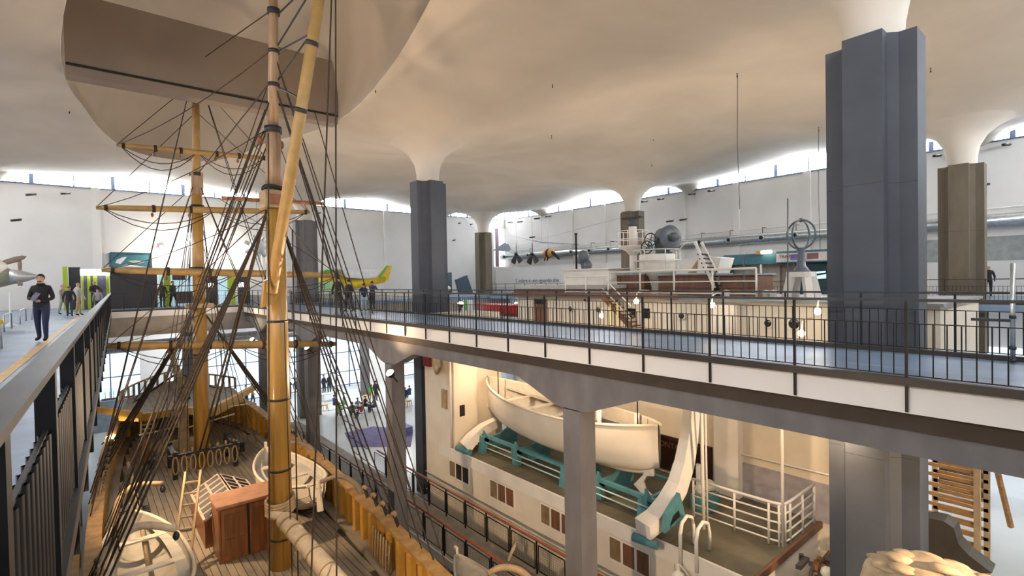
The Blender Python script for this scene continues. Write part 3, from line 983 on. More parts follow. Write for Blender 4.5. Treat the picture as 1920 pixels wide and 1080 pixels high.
# wire cage and gangplank on the port side of the deck
c0 = at(250, 975, Z=DZ)
mb = MB()
for k in range(9):
    mb.cyl((c0.x - .45 + .11 * k, c0.y - .4, DZ + .03), (c0.x - .45 + .11 * k, c0.y + .9, DZ + .03), .014, n=5)
for k in range(8):
    mb.cyl((c0.x - .45, c0.y - .4 + .18 * k, DZ + .03), (c0.x + .45, c0.y - .4 + .18 * k, DZ + .03), .014, n=5)
g = tag(mb.build('iron_grate', M_iron), 'dark iron grating lying on the deck planks inside the port davit', 'grating')
lad = MB(); a, c = at(268, 1050, Z=DZ), at(338, 890, Z=DZ + 2.2); 
a = Vector((1.35, 14.6, DZ)); c = at(348, 885, Y=16.2); off = Vector((.34, -.1, 0))
lad.bar(a, c, .05, .07); lad.bar(a + off, c + off, .05, .07)
sl = tag(lad.build('ladder', M_plainwood), 'pale wooden ladder leaning up from the deck among the port shrouds', 'ladder')
for k in range(8):
    mb = MB(); mb.bar(lerp(a, c, .12 + .11 * k), lerp(a, c, .12 + .11 * k) + off, .05, .04); mb.build('rung', M_plainwood, sl)
mb = MB(); mb.tube([at(240, 868, Z=-4.2), at(262, 960, Z=-4.9), at(278, 1062, Z=-5.3)], [.05, .06, .05], 8)
tag(mb.build('wooden_pole', M_plainwood), 'long pale pole slanting across the port davits above the deck', 'pole')

# ---- ship's boats and their davits
def boat(name, label, bow, stern, beam, depth, zoff=0, n_thwart=3, group=None, rudder=True, sheer=.25, keel_dark=False, transom=.25, m_out=M_boat, m_in=M_boat_in, lean=0, clinker=True, fine=.35):
    bow, stern = Vector(bow), Vector(stern)
    ax = (stern - bow); L = ax.length; ax.normalize()
    sd = Vector((ax.y, -ax.x, 0)).normalized()
    upv = Vector((0, 0, 1)) + sd * lean
    mid = (bow + stern) / 2
    root = empty(name, (mid.x, mid.y, mid.z - depth), label, 'boat', group)
    N, K = 22, 9
    def sec(t, k, inset=0.0):
        w = (1 - abs(2 * t - 1) ** 2.3) ** .8
        w = max(w, transom * max(0, (t - .75) / .25)) * beam / 2
        w = max(.02, w - inset)
        sh = sheer * (2 * t - 1) ** 2
        a = -math.pi / 2 + math.pi * k / (K - 1) * 1.0
        a = math.pi * k / (K - 1)
        x = -math.cos(a); z = -math.sin(a) ** .75
        d = depth * (1 - fine * max(0, (abs(2 * t - 1) - .6) / .4) ** 2) - inset
        return bow + ax * (t * L) + sd * (x * w) + upv * (sh + z * d)
    mb = MB(); mb.grid([[sec(i / N, k) for k in range(K)] for i in range(N + 1)], True)
    h = mb.build('hull', m_out, root)
    mb = MB(); mb.grid([[sec(.01 + .98 * i / N, k, .05) for k in range(K)] for i in range(N + 1)], True); mb.build('inner_skin', m_in, root)
    for k in (0, K - 1):
        mb = MB(); mb.tube([sec(i / N, k) for i in range(N + 1)], .045, 6); mb.build('gunwale', m_out, root)
    if clinker:
        for k in (1, 2, 6, 7):
            mb = MB(); mb.tube([sec(i / N, k) for i in range(N + 1)], .012, 4); mb.build('strake_edge', m_in, h)
    for i in range(n_thwart):
        t = .22 + .56 * i / max(1, n_thwart - 1)
        a = (sec(t, 0, .04) + sec(t, 1, .04)) / 2; b_ = (sec(t, K - 1, .04) + sec(t, K - 2, .04)) / 2
        mb = MB(); mb.bar(a, b_, .22, .04); mb.build('thwart', m_out, root)
    for k in (0, K - 1):
        k2 = 1 if k == 0 else K - 2
        mb = MB(); rows = []
        for i in range(2, N - 1):
            o_ = sec(i / N, k, .04) * .55 + sec(i / N, k2, .04) * .45
            cen = (sec(i / N, 0) + sec(i / N, K - 1)) / 2; cen.z = o_.z
            i_ = o_ + (cen - o_) * .32
            rows.append([o_ , i_])
        mb.grid(rows, False); mb.build('side_bench', m_in, root)
    mb = MB(); mb.bar(sec(.0, 4) + Vector((0, 0, depth * .9)), sec(0, 4) - Vector((0, 0, .02)), .07, .12, ax); mb.build('stem', m_out, root)
    mb = MB(); mb.tube([sec(i / N, 4) - Vector((0, 0, .04)) for i in range(1, N)], .05, 4); mb.build('keel', M_hull if keel_dark else m_out, root)
    if rudder:
        c = sec(1, 4); top_ = sec(1, 0) * .5 + sec(1, K - 1) * .5
        mb = MB(); mb.prism([top_ + ax * .06 + Vector((0, 0, .15)), top_ + ax * .2 + Vector((0, 0, .15)), c + ax * .42 - Vector((0, 0, .1)), c + ax * .05 - Vector((0, 0, .25))], sd * .05); mb.build('rudder', m_out, root)
    return root
db = boat('ship_boat', 'small cream rowing boat with rudder, hung over the deck between main mast and starboard rail', (4.75, 19.6, -4.75), (5.0, 15.0, -4.75), 1.75, .85, n_thwart=3, keel_dark=True, group="ship's boats", transom=.3)
boat('ship_boat', 'cream rowing boat hung inside the port rail at the lower left', (.75, 17.0, -4.9), (.95, 11.4, -4.9), 1.7, .8, group="ship's boats", rudder=False)
cb_ = boat('ship_boat', 'canvas-covered cream boat with sharp raised bow outside the starboard rail, cut by the lower frame', (7.15, 11.0, -6.2), (6.95, 5.4, -6.5), 1.5, .85, group="ship's boats", rudder=False, sheer=.45)
rows = []
for i in range(13):
    t = i / 12; p_ = Vector((7.15, 11.0, -6.2)).lerp(Vector((6.95, 5.4, -6.5)), t); w = max(.02, (1 - abs(2 * t - 1) ** 2.3) ** .8 * .75); z_ = .45 * (2 * t - 1) ** 2
    rows.append([p_ + Vector((-w, 0, z_ - .06)), p_ + Vector((-w * .97, 0, z_ + .05)), p_ + Vector((0, 0, z_ + .07 + .25 * math.sin(math.pi * t))), p_ + Vector((w * .97, 0, z_ + .05)), p_ + Vector((w, 0, z_ - .06))])
mb = MB(); mb.grid(rows, True); mb.build('canvas_cover', M_canvas, cb_)
def davit(label, pts, r=.075, m=M_plainwood):
    mb = MB(); P = [Vector(p) for p in pts]
    fine = []
    for i in range(len(P) - 1):
        p0, p1, p2, p3 = P[max(i - 1, 0)], P[i], P[i + 1], P[min(i + 2, len(P) - 1)]
        for k in range(5):
            t = k / 5
            fine.append(.5 * ((2 * p1) + (p2 - p0) * t + (2 * p0 - 5 * p1 + 4 * p2 - p3) * t * t + (3 * p1 - p0 - 3 * p2 + p3) * t ** 3))
    fine.append(P[-1])
    mb.tube(fine, [r * (1 - .35 * i / len(fine)) for i in range(len(fine))], 10)
    o = mb.build('davit', m, ship)
    if label: o['label'] = label
    c = P[-1]
    mb = MB(); mb.ball(c - Vector((0, 0, .16)), .07, 8, 6, (1, 1, 1.5)); mb.build('davit_block', M_iron, o)
    return o
davit('grey-brown curved davit', [at(702, 1050, Y=13.6), at(692, 1000, Y=13.8), at(684, 940, Y=14.0), at(664, 905, Y=14.2), at(634, 893, Y=14.5), at(598, 905, Y=14.9)], .09, mat('davit_paint', (.26, .20, .14), .55))
davit(None, [at(604, 890, Y=19.0), at(597, 860, Y=19.0), at(580, 838, Y=19.1), at(550, 829, Y=19.2), at(530, 834, Y=19.3)], .08, MATS['davit_paint'])
davit(None, [at(216, 1015, Y=16.3), at(216, 965, Y=16.5), at(228, 930, Y=16.7), at(255, 910, Y=16.9), at(305, 906, Y=17)], .09)
davit(None, [at(182, 1085, Y=13.9), at(195, 1040, Y=13.9), at(225, 1005, Y=13.9), at(270, 985, Y=13.9), at(330, 992, Y=13.9)], .11, M_canvas)
davit(None, [at(1000, 1095, Y=8.5), at(975, 1070, Y=8.7), at(940, 1064, Y=9.0), at(915, 1075, Y=9.2)], .09, M_plainwood)

stg = empty('staging', (-.9, 18, LOW), 'plank staging under the left walkway, along the port side of the sailing ship', 'staging')
for k in range(5):
    x0 = -1.62 + .26 * k
    for j in range(4):
        mb = MB(); mb.box(x0 + .006, x0 + .25, 7 + 5.2 * j + .01 + .7 * (k % 2), 12.2 + 5.2 * j - .01 + .7 * (k % 2), -5.66, -5.6); mb.build('plank', M_plainwood if (k + j) % 2 else M_deck, stg)
for y_ in (8, 13, 18, 23, 27):
    for x_ in (-1.55, -.45):
        mb = MB(); mb.box(x_ - .05, x_ + .05, y_ - .05, y_ + .05, LOW, -5.66); mb.build('leg', M_plainwood, stg)

# ================================================================ white liner section
M_lin = mat('liner_cream_white', (.72, .65, .54), .55, .05, 1.2, bump=.06, bscale=12)
M_lin2 = mat('liner_white_enamel', (.76, .72, .66), .4, .04, 2)
M_ldeck = mat('liner_deck_cork', (.125, .11, .075), .8, .16, 1.6, bump=.15, bscale=30)
M_turq = mat('turquoise_enamel', (.085, .235, .265), .45, .12, 4)
M_teak = mat('brown_teak_panel', (.17, .075, .04), .5, .2, 3, stretch=(1, 3, .5))
M_grime = mat('black_glass', (.03, .025, .02), .15, .1, 4, spec=.6)
LX, LDZ, LWX = 10.9, -5.32, 15.0
liner = empty('liner_section', (13, 10, LOW), 'white ocean liner superstructure with lifeboat deck behind the right-hand walkway', 'ship')
mb = MB(); mb.box(LX, LWX, 5.15, 16.95, LOW, LDZ - .02); lower = mb.build('side_house', M_lin, liner)
mb = MB(); mb.box(LX + .03, LWX, 5.17, 16.95, LDZ - .02, LDZ); ldk = mb.build('boat_deck', M_ldeck, liner)
for y in (7.2, 9.9, 13.2, 15.3):
    mb = MB(); mb.box(LX + .05, LWX - .01, y - .008, y + .008, LDZ, LDZ + .003); mb.build('deck_seam', M_seam, ldk)
mb = MB(); mb.box(LX - .05, LX + .03, 5.12, 17.8, LDZ - .36, LDZ + .04); lip = mb.build('deck_edge_strip', M_lin2, liner)
mb = MB(); mb.box(LX - .02, LX + .2, 5.08, 5.15, LDZ - .3, LDZ + .03); mb.box(LX + .2, LWX, 5.08, 5.15, LDZ - .16, LDZ + .02); mb.build('deck_edge_teak', M_teak, liner)
for z in (-6.75, -7.5):
    mb = MB(); mb.box(LX - .012, LX, 5.15, 19, z, z + .015); mb.build('plate_seam', M_lin2, lower)
# cabin windows of three lights, one light half open
for yc in (16.4, 13.75, 11.1, 8.35):
    w = 1.36
    mb = MB(); mb.box(LX - .03, LX + .01, yc - w / 2, yc + w / 2, -6.42, -5.72); f = mb.build('window_frame', M_lin2, lower)
    for k in range(3):
        y1 = yc + w / 2 - .05 - k * .45
        mb = MB(); mb.box(LX - .045, LX - .03, y1 - .36, y1, -6.36, -5.78)
        mb.build('window_light', (mat('brown_blind', (.22, .15, .08), .7) if k == 0 else (M_grime if yc > 15 else M_teak)), f)
        mb = MB(); mb.box(LX - .055, LX - .045, y1 - .36, y1, -6.38, -6.355); mb.build('window_ledge', M_lin2, f)
# tower block at the forward end
mb = MB(); mb.box(LX, LX + 2.6, 16.95, 18.9, LOW, .0); tw = mb.build('tower_house', M_lin, liner)
mb = MB(); mb.prism([(LX, 16.98, LDZ), (LX + 1.1, 16.98, LDZ), (LX + 1.1, 16.98, -.1), (LX, 16.98, -.1)], (0, -.3, 0)); mb.build('tower_face', M_lin, tw)
mb = MB(); c = at(867, 770, Y=16.66); mb.box(c.x - .12, c.x + .12, 16.66, 16.7, c.z - .22, c.z + .22); mb.build('small_opening', M_dark, tw)
c = at(866, 772, X=LX - .02)
mb = MB(); mb.box(LX - .08, LX, 17.15, 17.5, -3.75, -3.0); mb.build('wall_box', M_plainwood, tw)
mb = MB(); mb.cyl((LX - .06, 16.82, LDZ + .1), (LX - .06, 16.82, -.4), .05, n=8); mb.build('pipe', M_lin2, tw)
mb = MB(); mb.tube([(LX - .05, 18.2, -1.0), (LX - .3, 18.0, -1.0), (LX - .4, 17.6, -1.1), (LX - .3, 17.5, -2.1), (LX, 17.9, -2.4)], .09, 8); mb.build('canvas_cover', M_canvas, tw)
mb = MB(); mb.box(LX - .12, LX - .01, 18.3, 18.85, -2.2, -1.0); mb.build('red_panel', mat('dark_red_paint', (.22, .02, .03), .5), tw)
# inboard wall of the liner, which rises past the gallery
mb = MB(); mb.box(LWX, LWX + .4, 4.3, 17.5, LOW, -1.1); mb.build('inboard_wall', M_lin, liner)
mb = MB(); mb.box(LWX, LWX + 5, 2.6, 17.5, -1.1, .55); up_ = mb.build('upper_house', M_lin, liner)
mb = MB(); mb.box(LWX - .25, LWX + 5, 2.5, 17.6, .55, .62); rf = mb.build('upper_deck', mat('grey_deck_paint', (.23, .24, .25), .6), liner)
mb = MB(); mb.box(LWX - .28, LWX - .22, 9.2, 17.6, .60, .78); mb.build('deck_edge_teak', M_teak, rf)
for px in (1370,):
    a = at(1348, 850, X=LWX); c = at(1393, 850, X=LWX); mb = MB(); mb.box(LWX - .3, LWX, c.y, a.y, LDZ, .5); mb.build('wall_pilaster', M_lin2, up_)
mb = MB(); mb.box(LWX - .04, LWX, 4.3, 8.1, LDZ, LDZ + 1.05); mb.build('grey_dado', mat('mauve_grey_dado', (.36, .33, .34), .6), up_)
mb = MB(); mb.cyl((LWX - .08, 4.4, LDZ + 1.35), (LWX - .08, 8, LDZ + 1.3), .025, n=6); mb.build('wall_handrail', M_lin2, up_)
mb = MB(); mb.box(LWX - .06, LWX, 8.2, 10.6, -5.2, -4.05); sg = mb.build('dark_sign_board', mat('dark_maroon_board', (.05, .018, .014), .5), up_)
ROT_X = Matrix(((0, 0, -1), (-1, 0, 0), (0, 1, 0)))     # lettering on a face that looks towards -X
text_on('sign_lettering', 'MONTAGGIO', (LWX - .07, 10.3, -4.42), .26, mat('faded_gold_letter', (.30, .18, .10), .6), ROT_X, sg)
# portholes, door and stair of the upper side
for px, py, r in ((1071, 579, .12), (1123, 581, .12), (1279, 592, .12), (1441, 606, .12), (1490, 607, .16), (1098, 562, .09)):
    c = at(px, py, X=LWX)
    mb = MB(); mb.lathe(c - Vector((.05, 0, 0)), [(0, .0), (r * .8, 0), (r, .02), (r, .06)], 16, (1, 0, 0)); p_ = mb.build('porthole', M_grime, up_)
    mb = MB(); mb.tube([c + Vector((-.05, r * 1.05 * math.cos(t), r * 1.05 * math.sin(t))) for t in [2 * math.pi * j / 16 for j in range(16)]], .025, 6, closed=True); mb.build('porthole_rim', M_lin2, p_)
for px0, px1, y0, y1 in ((1002, 1026, 560, 603), (1178, 1192, 578, 596), (1207, 1219, 578, 597)):
    a, c = at(px0, y0, X=LWX), at(px1, y1, X=LWX)
    mb = MB(); mb.box(LWX - .03, LWX, c.y, a.y, c.z, a.z); d_ = mb.build('side_door' if px0 < 1100 else 'side_window', M_teak if px0 < 1100 else M_grime, up_)
    mb = MB(); mb.box(LWX - .045, LWX - .03, c.y + .06, a.y - .06, a.z - .22, a.z - .06); mb.build('pane', M_grime, d_)
a, c = at(1130, 556, X=LWX - .5), at(1185, 616, X=LWX - .5)
st = MB(); st.bar(a, c, .08, .16); stair = st.build('companion_ladder', M_teak, liner)
for k in range(9):
    p_ = lerp(a, c, .05 + .11 * k); mb = MB(); mb.box(p_.x, p_.x + .5, p_.y - .1, p_.y + .1, p_.z - .02, p_.z + .02); mb.build('tread', M_teak, stair)
for s_ in (.3, .75):
    mb = MB(); mb.cyl(a + Vector((0, 0, s_)), c + Vector((0, 0, s_)), .02, n=6); mb.build('stair_rail', M_lin2, stair)
for px in (1145, 1158):
    c = at(px, 600, X=LWX - .6); mb = MB(); mb.cyl((c.x, c.y, -1.2), (c.x, c.y, .4), .035, n=8); mb.build('davit_post', mat('cream_yellow', (.75, .6, .3), .5), up_)

# ---- deck fittings on top of the upper house
def rails(path, h, n, m, parent, r=.022, post_step=1.2, name='guard_rail', zs=None):
    path = [Vector(p) for p in path]
    root = MB()
    root.tube([p + Vector((0, 0, h)) for p in path], r * 1.25, 8)
    o = root.build(name, m, parent)
    for k in range(n):
        z = h * (k + .35) / (n + .35) if zs is None else zs[k]
        mb = MB(); mb.tube([p + Vector((0, 0, z)) for p in path], r * .8, 6); mb.build('rail_bar', m, o)
    for p, q in zip(path, path[1:]):
        L = (q - p).length; k = max(1, round(L / post_step))
        for i in range(k):
            c = lerp(p, q, i / k); mb = MB(); mb.cyl(c, c + Vector((0, 0, h)), r * 1.1, n=8); mb.build('rail_post', m, o)
    c = path[-1]; mb = MB(); mb.cyl(c, c + Vector((0, 0, h)), r * 1.1, n=8); mb.build('rail_post', m, o)
    return o
DK = .62
UX = 17.2
def px_box(name, x0, y0, x1, y1, X, d, m, parent, zb=None):
    a, c = at(x0, y0, X=X), at(x1, y1, X=X)
    mb = MB(); mb.box(X, X + d, c.y, a.y, c.z if zb is None else zb, a.z); return mb.build(name, m, parent)
h = px_box('white_deckhouse', 1057, 508, 1140, 545, 16.6, 2, M_lin2, liner, DK)
a, c = at(1057, 508, X=16.6), at(1140, 508, X=16.6); mb = MB(); mb.box(16.5, 18.7, c.y - .1, a.y + .1, a.z, a.z + .06); mb.build('house_roof', M_lin2, h)
for x0, x1 in ((1143, 1208), (1234, 1334), (1350, 1416)):
    h = px_box('teak_deckhouse', x0, 517, x1, 546, UX, 1.4, M_teak, liner, DK)
    a, c = at(x0, 517, X=UX), at(x1, 517, X=UX); mb = MB(); mb.box(UX - .08, UX + 1.5, c.y - .06, a.y + .06, a.z, a.z + .05); mb.build('house_roof', mat('grey_canvas_roof', (.3, .33, .38), .6), h)
rails([(16.2, at(1143, 520, X=16.2).y, DK), (16.2, at(1418, 520, X=16.2).y, DK)], .95, 2, M_lin2, liner, .03, 1.6)
rails([(14.9, at(1060, 540, X=14.9).y, DK), (14.9, at(1140, 540, X=14.9).y, DK)], .8, 1, M_lin2, liner, .022, .9)
# low roofing along the left
a, c = at(975, 543, X=16), at(1140, 540, X=16)
mb = MB(); mb.box(15.6, 18.5, c.y, a.y, DK, DK + .3); mb.build('teak_hatch', M_teak, liner)
mb = MB(); mb.prism([(15.5, c.y, DK + .3), (18.6, c.y, DK + .3), (17.5, c.y, DK + .45), (16.5, c.y, DK + .45)], (0, a.y - c.y, 0)); mb.build('canvas_top', mat('dirty_canvas', (.42, .41, .40), .8), liner)
# lookout mast with crow's nest
c = at(1188, 545, X=18); c.z = DK
topz = at(1188, 462, X=18).z
mb = MB(); mb.tube([c, (c.x, c.y, topz)], [.17, .15], 14); lm = mb.build('lookout_mast', M_lin2, liner)
mb = MB(); mb.lathe((c.x, c.y, topz), [(.14, -.4), (.3, -.2), (.62, -.04), (.64, .02), (0, .02)], 20); mb.build('lookout_platform', M_lin2, lm)
mb = MB(); mb.cyl((c.x, c.y, topz), (c.x, c.y, topz + .85), .17, n=12); mb.build('lookout_pedestal', M_lin2, lm)
mb = MB(); mb.lathe((c.x, c.y, topz + .85), [(.1, 0), (.24, .06), (.2, .22), (.1, .28), (0, .28)], 12); mb.build('lookout_lamp', M_bluecol, lm)
mb = MB(); mb.box(c.x - .1, c.x + .1, c.y - .5, c.y + .5, topz + 1.18, topz + 1.26); mb.build('range_finder', M_dark, lm)
for zz in (.3, .65):
    mb = MB(); mb.tube([Vector((c.x + .62 * math.cos(t), c.y + .62 * math.sin(t), topz + zz)) for t in [2 * math.pi * j / 20 for j in range(20)]], .02, 6, closed=True); mb.build('ring_rail', M_lin2, lm)
for j in range(6):
    t = 2 * math.pi * j / 6 + .3; mb = MB(); mb.cyl((c.x + .62 * math.cos(t), c.y + .62 * math.sin(t), topz), (c.x + .62 * math.cos(t), c.y + .62 * math.sin(t), topz + .66), .02, n=6); mb.build('rail_post', M_lin2, lm)
# searchlight on a drum platform
M_gun = mat('grey_blue_enamel', (.10, .12, .145), .4, .1, 3)
c = at(1232, 500, X=18); c.z = DK
pz = at(1232, 507, X=18).z
mb = MB(); mb.lathe((c.x, c.y, DK), [(.35, 0), (.3, .3), (.5, pz - DK - .25), (.95, pz - DK - .05), (.95, pz - DK + .02), (0, pz - DK + .02)], 24); sp = mb.build('searchlight_platform', M_lin2, liner)
mb = MB(); mb.lathe((c.x, c.y, pz), [(.72, 0), (.72, .62), (.68, .66), (0, .66)], 24); mb.build('platform_drum', M_lin2, sp)
for zz in (.35, .72):
    mb = MB(); mb.tube([Vector((c.x + .93 * math.cos(t), c.y + .93 * math.sin(t), pz + zz * 1.15)) for t in [2 * math.pi * j / 24 for j in range(24)]], .022, 6, closed=True); mb.build('ring_rail', M_lin2, sp)
for j in range(7):
    t = 2 * math.pi * j / 7 + .5; mb = MB(); mb.cyl((c.x + .93 * math.cos(t), c.y + .93 * math.sin(t), pz), (c.x + .93 * math.cos(t), c.y + .93 * math.sin(t), pz + .83), .022, n=6); mb.build('rail_post', M_lin2, sp)
sc = at(1250, 447, X=18); fx = Vector((-.35, -.93, .05)).normalized()
mb = MB(); mb.lathe(sc, [(0, -.42), (.25, -.39), (.43, -.28), (.46, -.22), (.46, .18), (.50, .2), (.50, .28), (.25, .33), (0, .33)], 26, fx); sl = mb.build('searchlight', M_gun, liner)
mb = MB(); mb.lathe(sc + fx * .38, [(.16, 0), (.18, .04), (.16, .22), (0, .22)], 16, fx); mb.build('searchlight_eye', mat('dark_gun_grey', (.09, .10, .115), .4), sl)
sdv = fx.cross(Vector((0, 0, 1))).normalized()
for s_ in (-1, 1):
    mb = MB(); mb.bar(sc + sdv * s_ * .5, Vector((c.x + .15, c.y - .1, pz + .9)) + sdv * s_ * .25, .10, .2); mb.build('searchlight_fork', M_gun, sl)
mb = MB(); mb.lathe((c.x + .12, c.y - .25, pz + .66), [(.35, 0), (.33, .15), (.2, .25), (.2, .5), (0, .5)], 16); mb.build('searchlight_base', M_gun, sl)
for dz, dd in ((-.05, -.5), (-.35, -.62)):
    w = sc + Vector((-.62, .1 + .0 * dd, dz)) + sdv * 0 + Vector((0, .25 if dz > -.2 else .42, 0))
    mb = MB(); mb.tube([w + Vector((0, .26 * math.cos(t), .26 * math.sin(t))) for t in [2 * math.pi * j / 18 for j in range(18)]], .025, 6, closed=True)
    hw_ = mb.build('hand_wheel', M_dark, sl)
    for j in range(2):
        t = math.pi * j / 2 + .4; mb = MB(); mb.cyl(w + Vector((0, .26 * math.cos(t), .26 * math.sin(t))), w - Vector((0, .26 * math.cos(t), .26 * math.sin(t))), .014, n=5); mb.build('wheel_spoke', M_dark, hw_)
# white fin house and steep ladder
P = [at(*p, X=17.6) for p in ((1266, 514), (1278, 495), (1295, 486), (1330, 481), (1352, 483), (1342, 515))]
mb = MB(); mb.prism(P, (1.0, 0, 0)); fin = mb.build('vent_cowl', M_lin2, liner)
P = [at(*p, X=17.58) for p in ((1290, 512), (1300, 499), (1308, 488), (1306, 512))]
mb = MB(); mb.prism(P, (-.02, 0, 0)); mb.build('cowl_shadow_recess', M_plainwood, fin)
a, c = at(1303, 453, X=16.9), at(1340, 540, X=16.9)
st = MB(); st.bar(a, c, .05, .1); lad2 = st.build('steep_ladder', M_lin2, liner)
mb = MB(); mb.bar(a + Vector((.45, 0, 0)), c + Vector((.45, 0, 0)), .05, .1); mb.build('ladder_stringer', M_lin2, lad2)
for k in range(8):
    p_ = lerp(a, c, .28 + .095 * k); mb = MB(); mb.box(p_.x - .02, p_.x + .47, p_.y - .11, p_.y + .11, p_.z - .025, p_.z + .025); mb.build('tread', M_iron, lad2)
mb = MB(); mb.tube([at(1316, 454, X=16.9), at(1330, 480, X=16.9), at(1342, 505, X=16.9), at(1336, 515, X=16.9)], .03, 8); mb.build('ladder_rail', M_lin2, lad2)
mb = MB(); mb.tube([at(1270, 472, X=16.9), at(1287, 455, X=16.9), at(1303, 454, X=16.9)], .03, 8); mb.build('ladder_rail', M_lin2, lad2)
# slim posts, telegraph and ring antenna
c = at(1081, 508, X=17.4); t_ = at(1081, 437, X=17.4); mb = MB(); mb.lathe(c, [(.05, 0), (.045, t_.z - c.z - .1), (.09, t_.z - c.z - .05), (.05, t_.z - c.z), (0, t_.z - c.z)], 10); mb.build('dark_post', M_dark, liner)
c = at(1094, 508, X=17.2); mb = MB(); mb.lathe(c, [(.16, 0), (.1, .15), (.12, .3), (.27, .36), (.27, .72), (.15, .9), (.0, .95)], 14); tl = mb.build('engine_telegraph', M_gun, liner)
mb = MB(); mb.ball(c + Vector((-.1, -.35, .25)), .2, 12, 8, (1, 1, 1.2)); mb.build('telegraph_head', M_gun, tl)
c = at(1503, 563, X=17); top_ = at(1500, 512, X=17)
mb = MB()
for sx, sy in ((-1, -1), (1, -1), (-1, 1), (1, 1)):
    mb.bar((c.x + sx * .33, c.y + sy * .33, DK), (c.x + sx * .2, c.y + sy * .2, top_.z), .2, .2)
bn = mb.build('binnacle_stand', M_lin2, liner); bn['kind'] = 'thing'
mb = MB(); mb.box(c.x - .32, c.x + .32, c.y - .32, c.y + .32, top_.z - .12, top_.z + .04); mb.build('stand_cap', M_lin2, bn)
z1 = at(1500, 467, X=17).z
mb = MB(); mb.lathe((c.x, c.y, top_.z + .04), [(.28, 0), (.22, .06), (.13, .2), (.10, z1 - top_.z - .15), (.16, z1 - top_.z), (0, z1 - top_.z)], 14); ant = mb.build('antenna_column', M_gun, liner)
rc = Vector((c.x, c.y, at(1500, 440, X=17).z)); rr = rc.z - z1
for ang in (0.2, 1.75):
    mb = MB(); mb.tube([rc + Vector((rr * math.cos(t) * math.cos(ang + 1.2), rr * math.cos(t) * math.sin(ang + 1.2), rr * math.sin(t))) for t in [2 * math.pi * j / 26 for j in range(26)]], .03, 7, closed=True); mb.build('antenna_ring', M_gun, ant)
mb = MB(); mb.ball(rc + Vector((0, 0, rr)), .07, 10, 6); mb.build('antenna_cap', M_gun, ant)
for px in (1395, 1477):
    c = at(px, 548, X=16.4); t_ = at(px, 372 if px == 1477 else 480, X=16.4); mb = MB(); mb.cyl((c.x, c.y, DK), t_, .022, n=6); mb.build('whip_antenna', M_gun, liner)
for px, py in ((1450, 557), (1362, 548), (1437, 550), (1590, 563)):
    c = at(px, py, X=16); c.z = DK; mb = MB(); mb.lathe(c, [(.10, 0), (.10, .16), (.15, .19), (.14, .24), (0, .27)], 12); mb.build('mushroom_vent', M_lin2, liner)
# globe lamps on the liner
for px, py in ((1128, 592), (1193, 565), (1335, 572), (1503, 625), (1533, 584)):
    c = at(px, py, X=14.2)
    mb = MB(); mb.ball(c, .09, 14, 10); g_ = mb.build('globe_lamp', glow('globe_glow', (1, .80, .50), 16), liner)
    e_ = Vector((LWX, c.y + .05, c.z + .35))
    mb = MB(); mb.tube([c + Vector((0, 0, .1)), c + Vector((.05, 0, .28)), c + Vector((.3, 0, .36)), e_], .02, 6); mb.build('lamp_arm', M_lin2, g_)
    lamp('globe_bulb', c + Vector((-.16, 0, 0)), 14, (1, .72, .42), .1, parent=g_)

# ---- boat deck fittings
def swept(name, pts, w, h, m, parent, wdir):
    mb = MB(); rows = []
    P = [Vector(p) for p in pts]
    wd = Vector(wdir).normalized()
    for i, p in enumerate(P):
        t = (P[min(i + 1, len(P) - 1)] - P[max(i - 1, 0)]).normalized()
        n = t.cross(wd).normalized()
        ww_ = w[i] if isinstance(w, (list, tuple)) else w
        hh_ = h[i] if isinstance(h, (list, tuple)) else h
        rows.append([p + wd * ww_ / 2 + n * hh_ / 2, p - wd * ww_ / 2 + n * hh_ / 2, p - wd * ww_ / 2 - n * hh_ / 2, p + wd * ww_ / 2 - n * hh_ / 2])
    mb.grid(rows, False, True)
    n0 = len(mb.v)
    mb.f += [(0, 1, 2, 3), (n0 - 1, n0 - 2, n0 - 3, n0 - 4)]; mb.s += [False, False]; mb.mi += [0, 0]
    return mb.build(name, m, parent)
dpts = [at(*p, Y=7.55) for p in ((1205, 992), (1228, 975), (1250, 947), (1270, 912), (1283, 870), (1291, 825), (1296, 780), (1298, 740))]
dv = swept('boat_davit', dpts, [.55, .5, .42, .38, .36, .34, .32, .30], [.34, .36, .40, .42, .40, .36, .32, .30], M_lin2, liner, (.25, 1, 0))
c = at(1262, 980, Z=LDZ)
P = [at(*p, Y=7.1) for p in ((1247, 1000), (1250, 965), (1275, 925), (1286, 968))]
mb = MB(); mb.prism(P, (0, .1, 0)); mb.build('davit_bracket', M_turq, dv)
P = [at(*p, Y=7.09) for p in ((1257, 985), (1262, 968), (1272, 957), (1274, 968))]
mb = MB(); mb.prism(P, (0, -.02, 0)); mb.build('bracket_hole', M_dark, dv)
c = at(1215, 985, Y=7.6); mb = MB(); mb.cyl((c.x - .28, 7.85, LDZ + .12), (c.x - .18, 7.2, LDZ + .12), .11, n=10); mb.build('davit_hinge', M_turq, dv)
dp2 = [at(*p, Y=16.2) for p in ((872, 838), (885, 822), (905, 805), (930, 792))]
dv2 = swept('boat_davit', dp2, [.75, .6, .45, .36], [.3, .34, .36, .34], M_lin2, liner, (.3, 1, 0))
c = dp2[0]; mb = MB(); mb.cyl((c.x - .1, 16.6, LDZ + .13), (c.x - .05, 15.8, LDZ + .13), .12, n=10); mb.build('davit_hinge', M_turq, dv2)
for px, w in ((1305, .045), (1312, .03)):
    a = at(px - 2, 740, Y=7.0); mb = MB(); mb.cyl((a.x + .35, 7.0, LDZ), (a.x + .3, 7.0, -1.4), w, n=8); mb.build('white_pipe', M_lin2, liner)
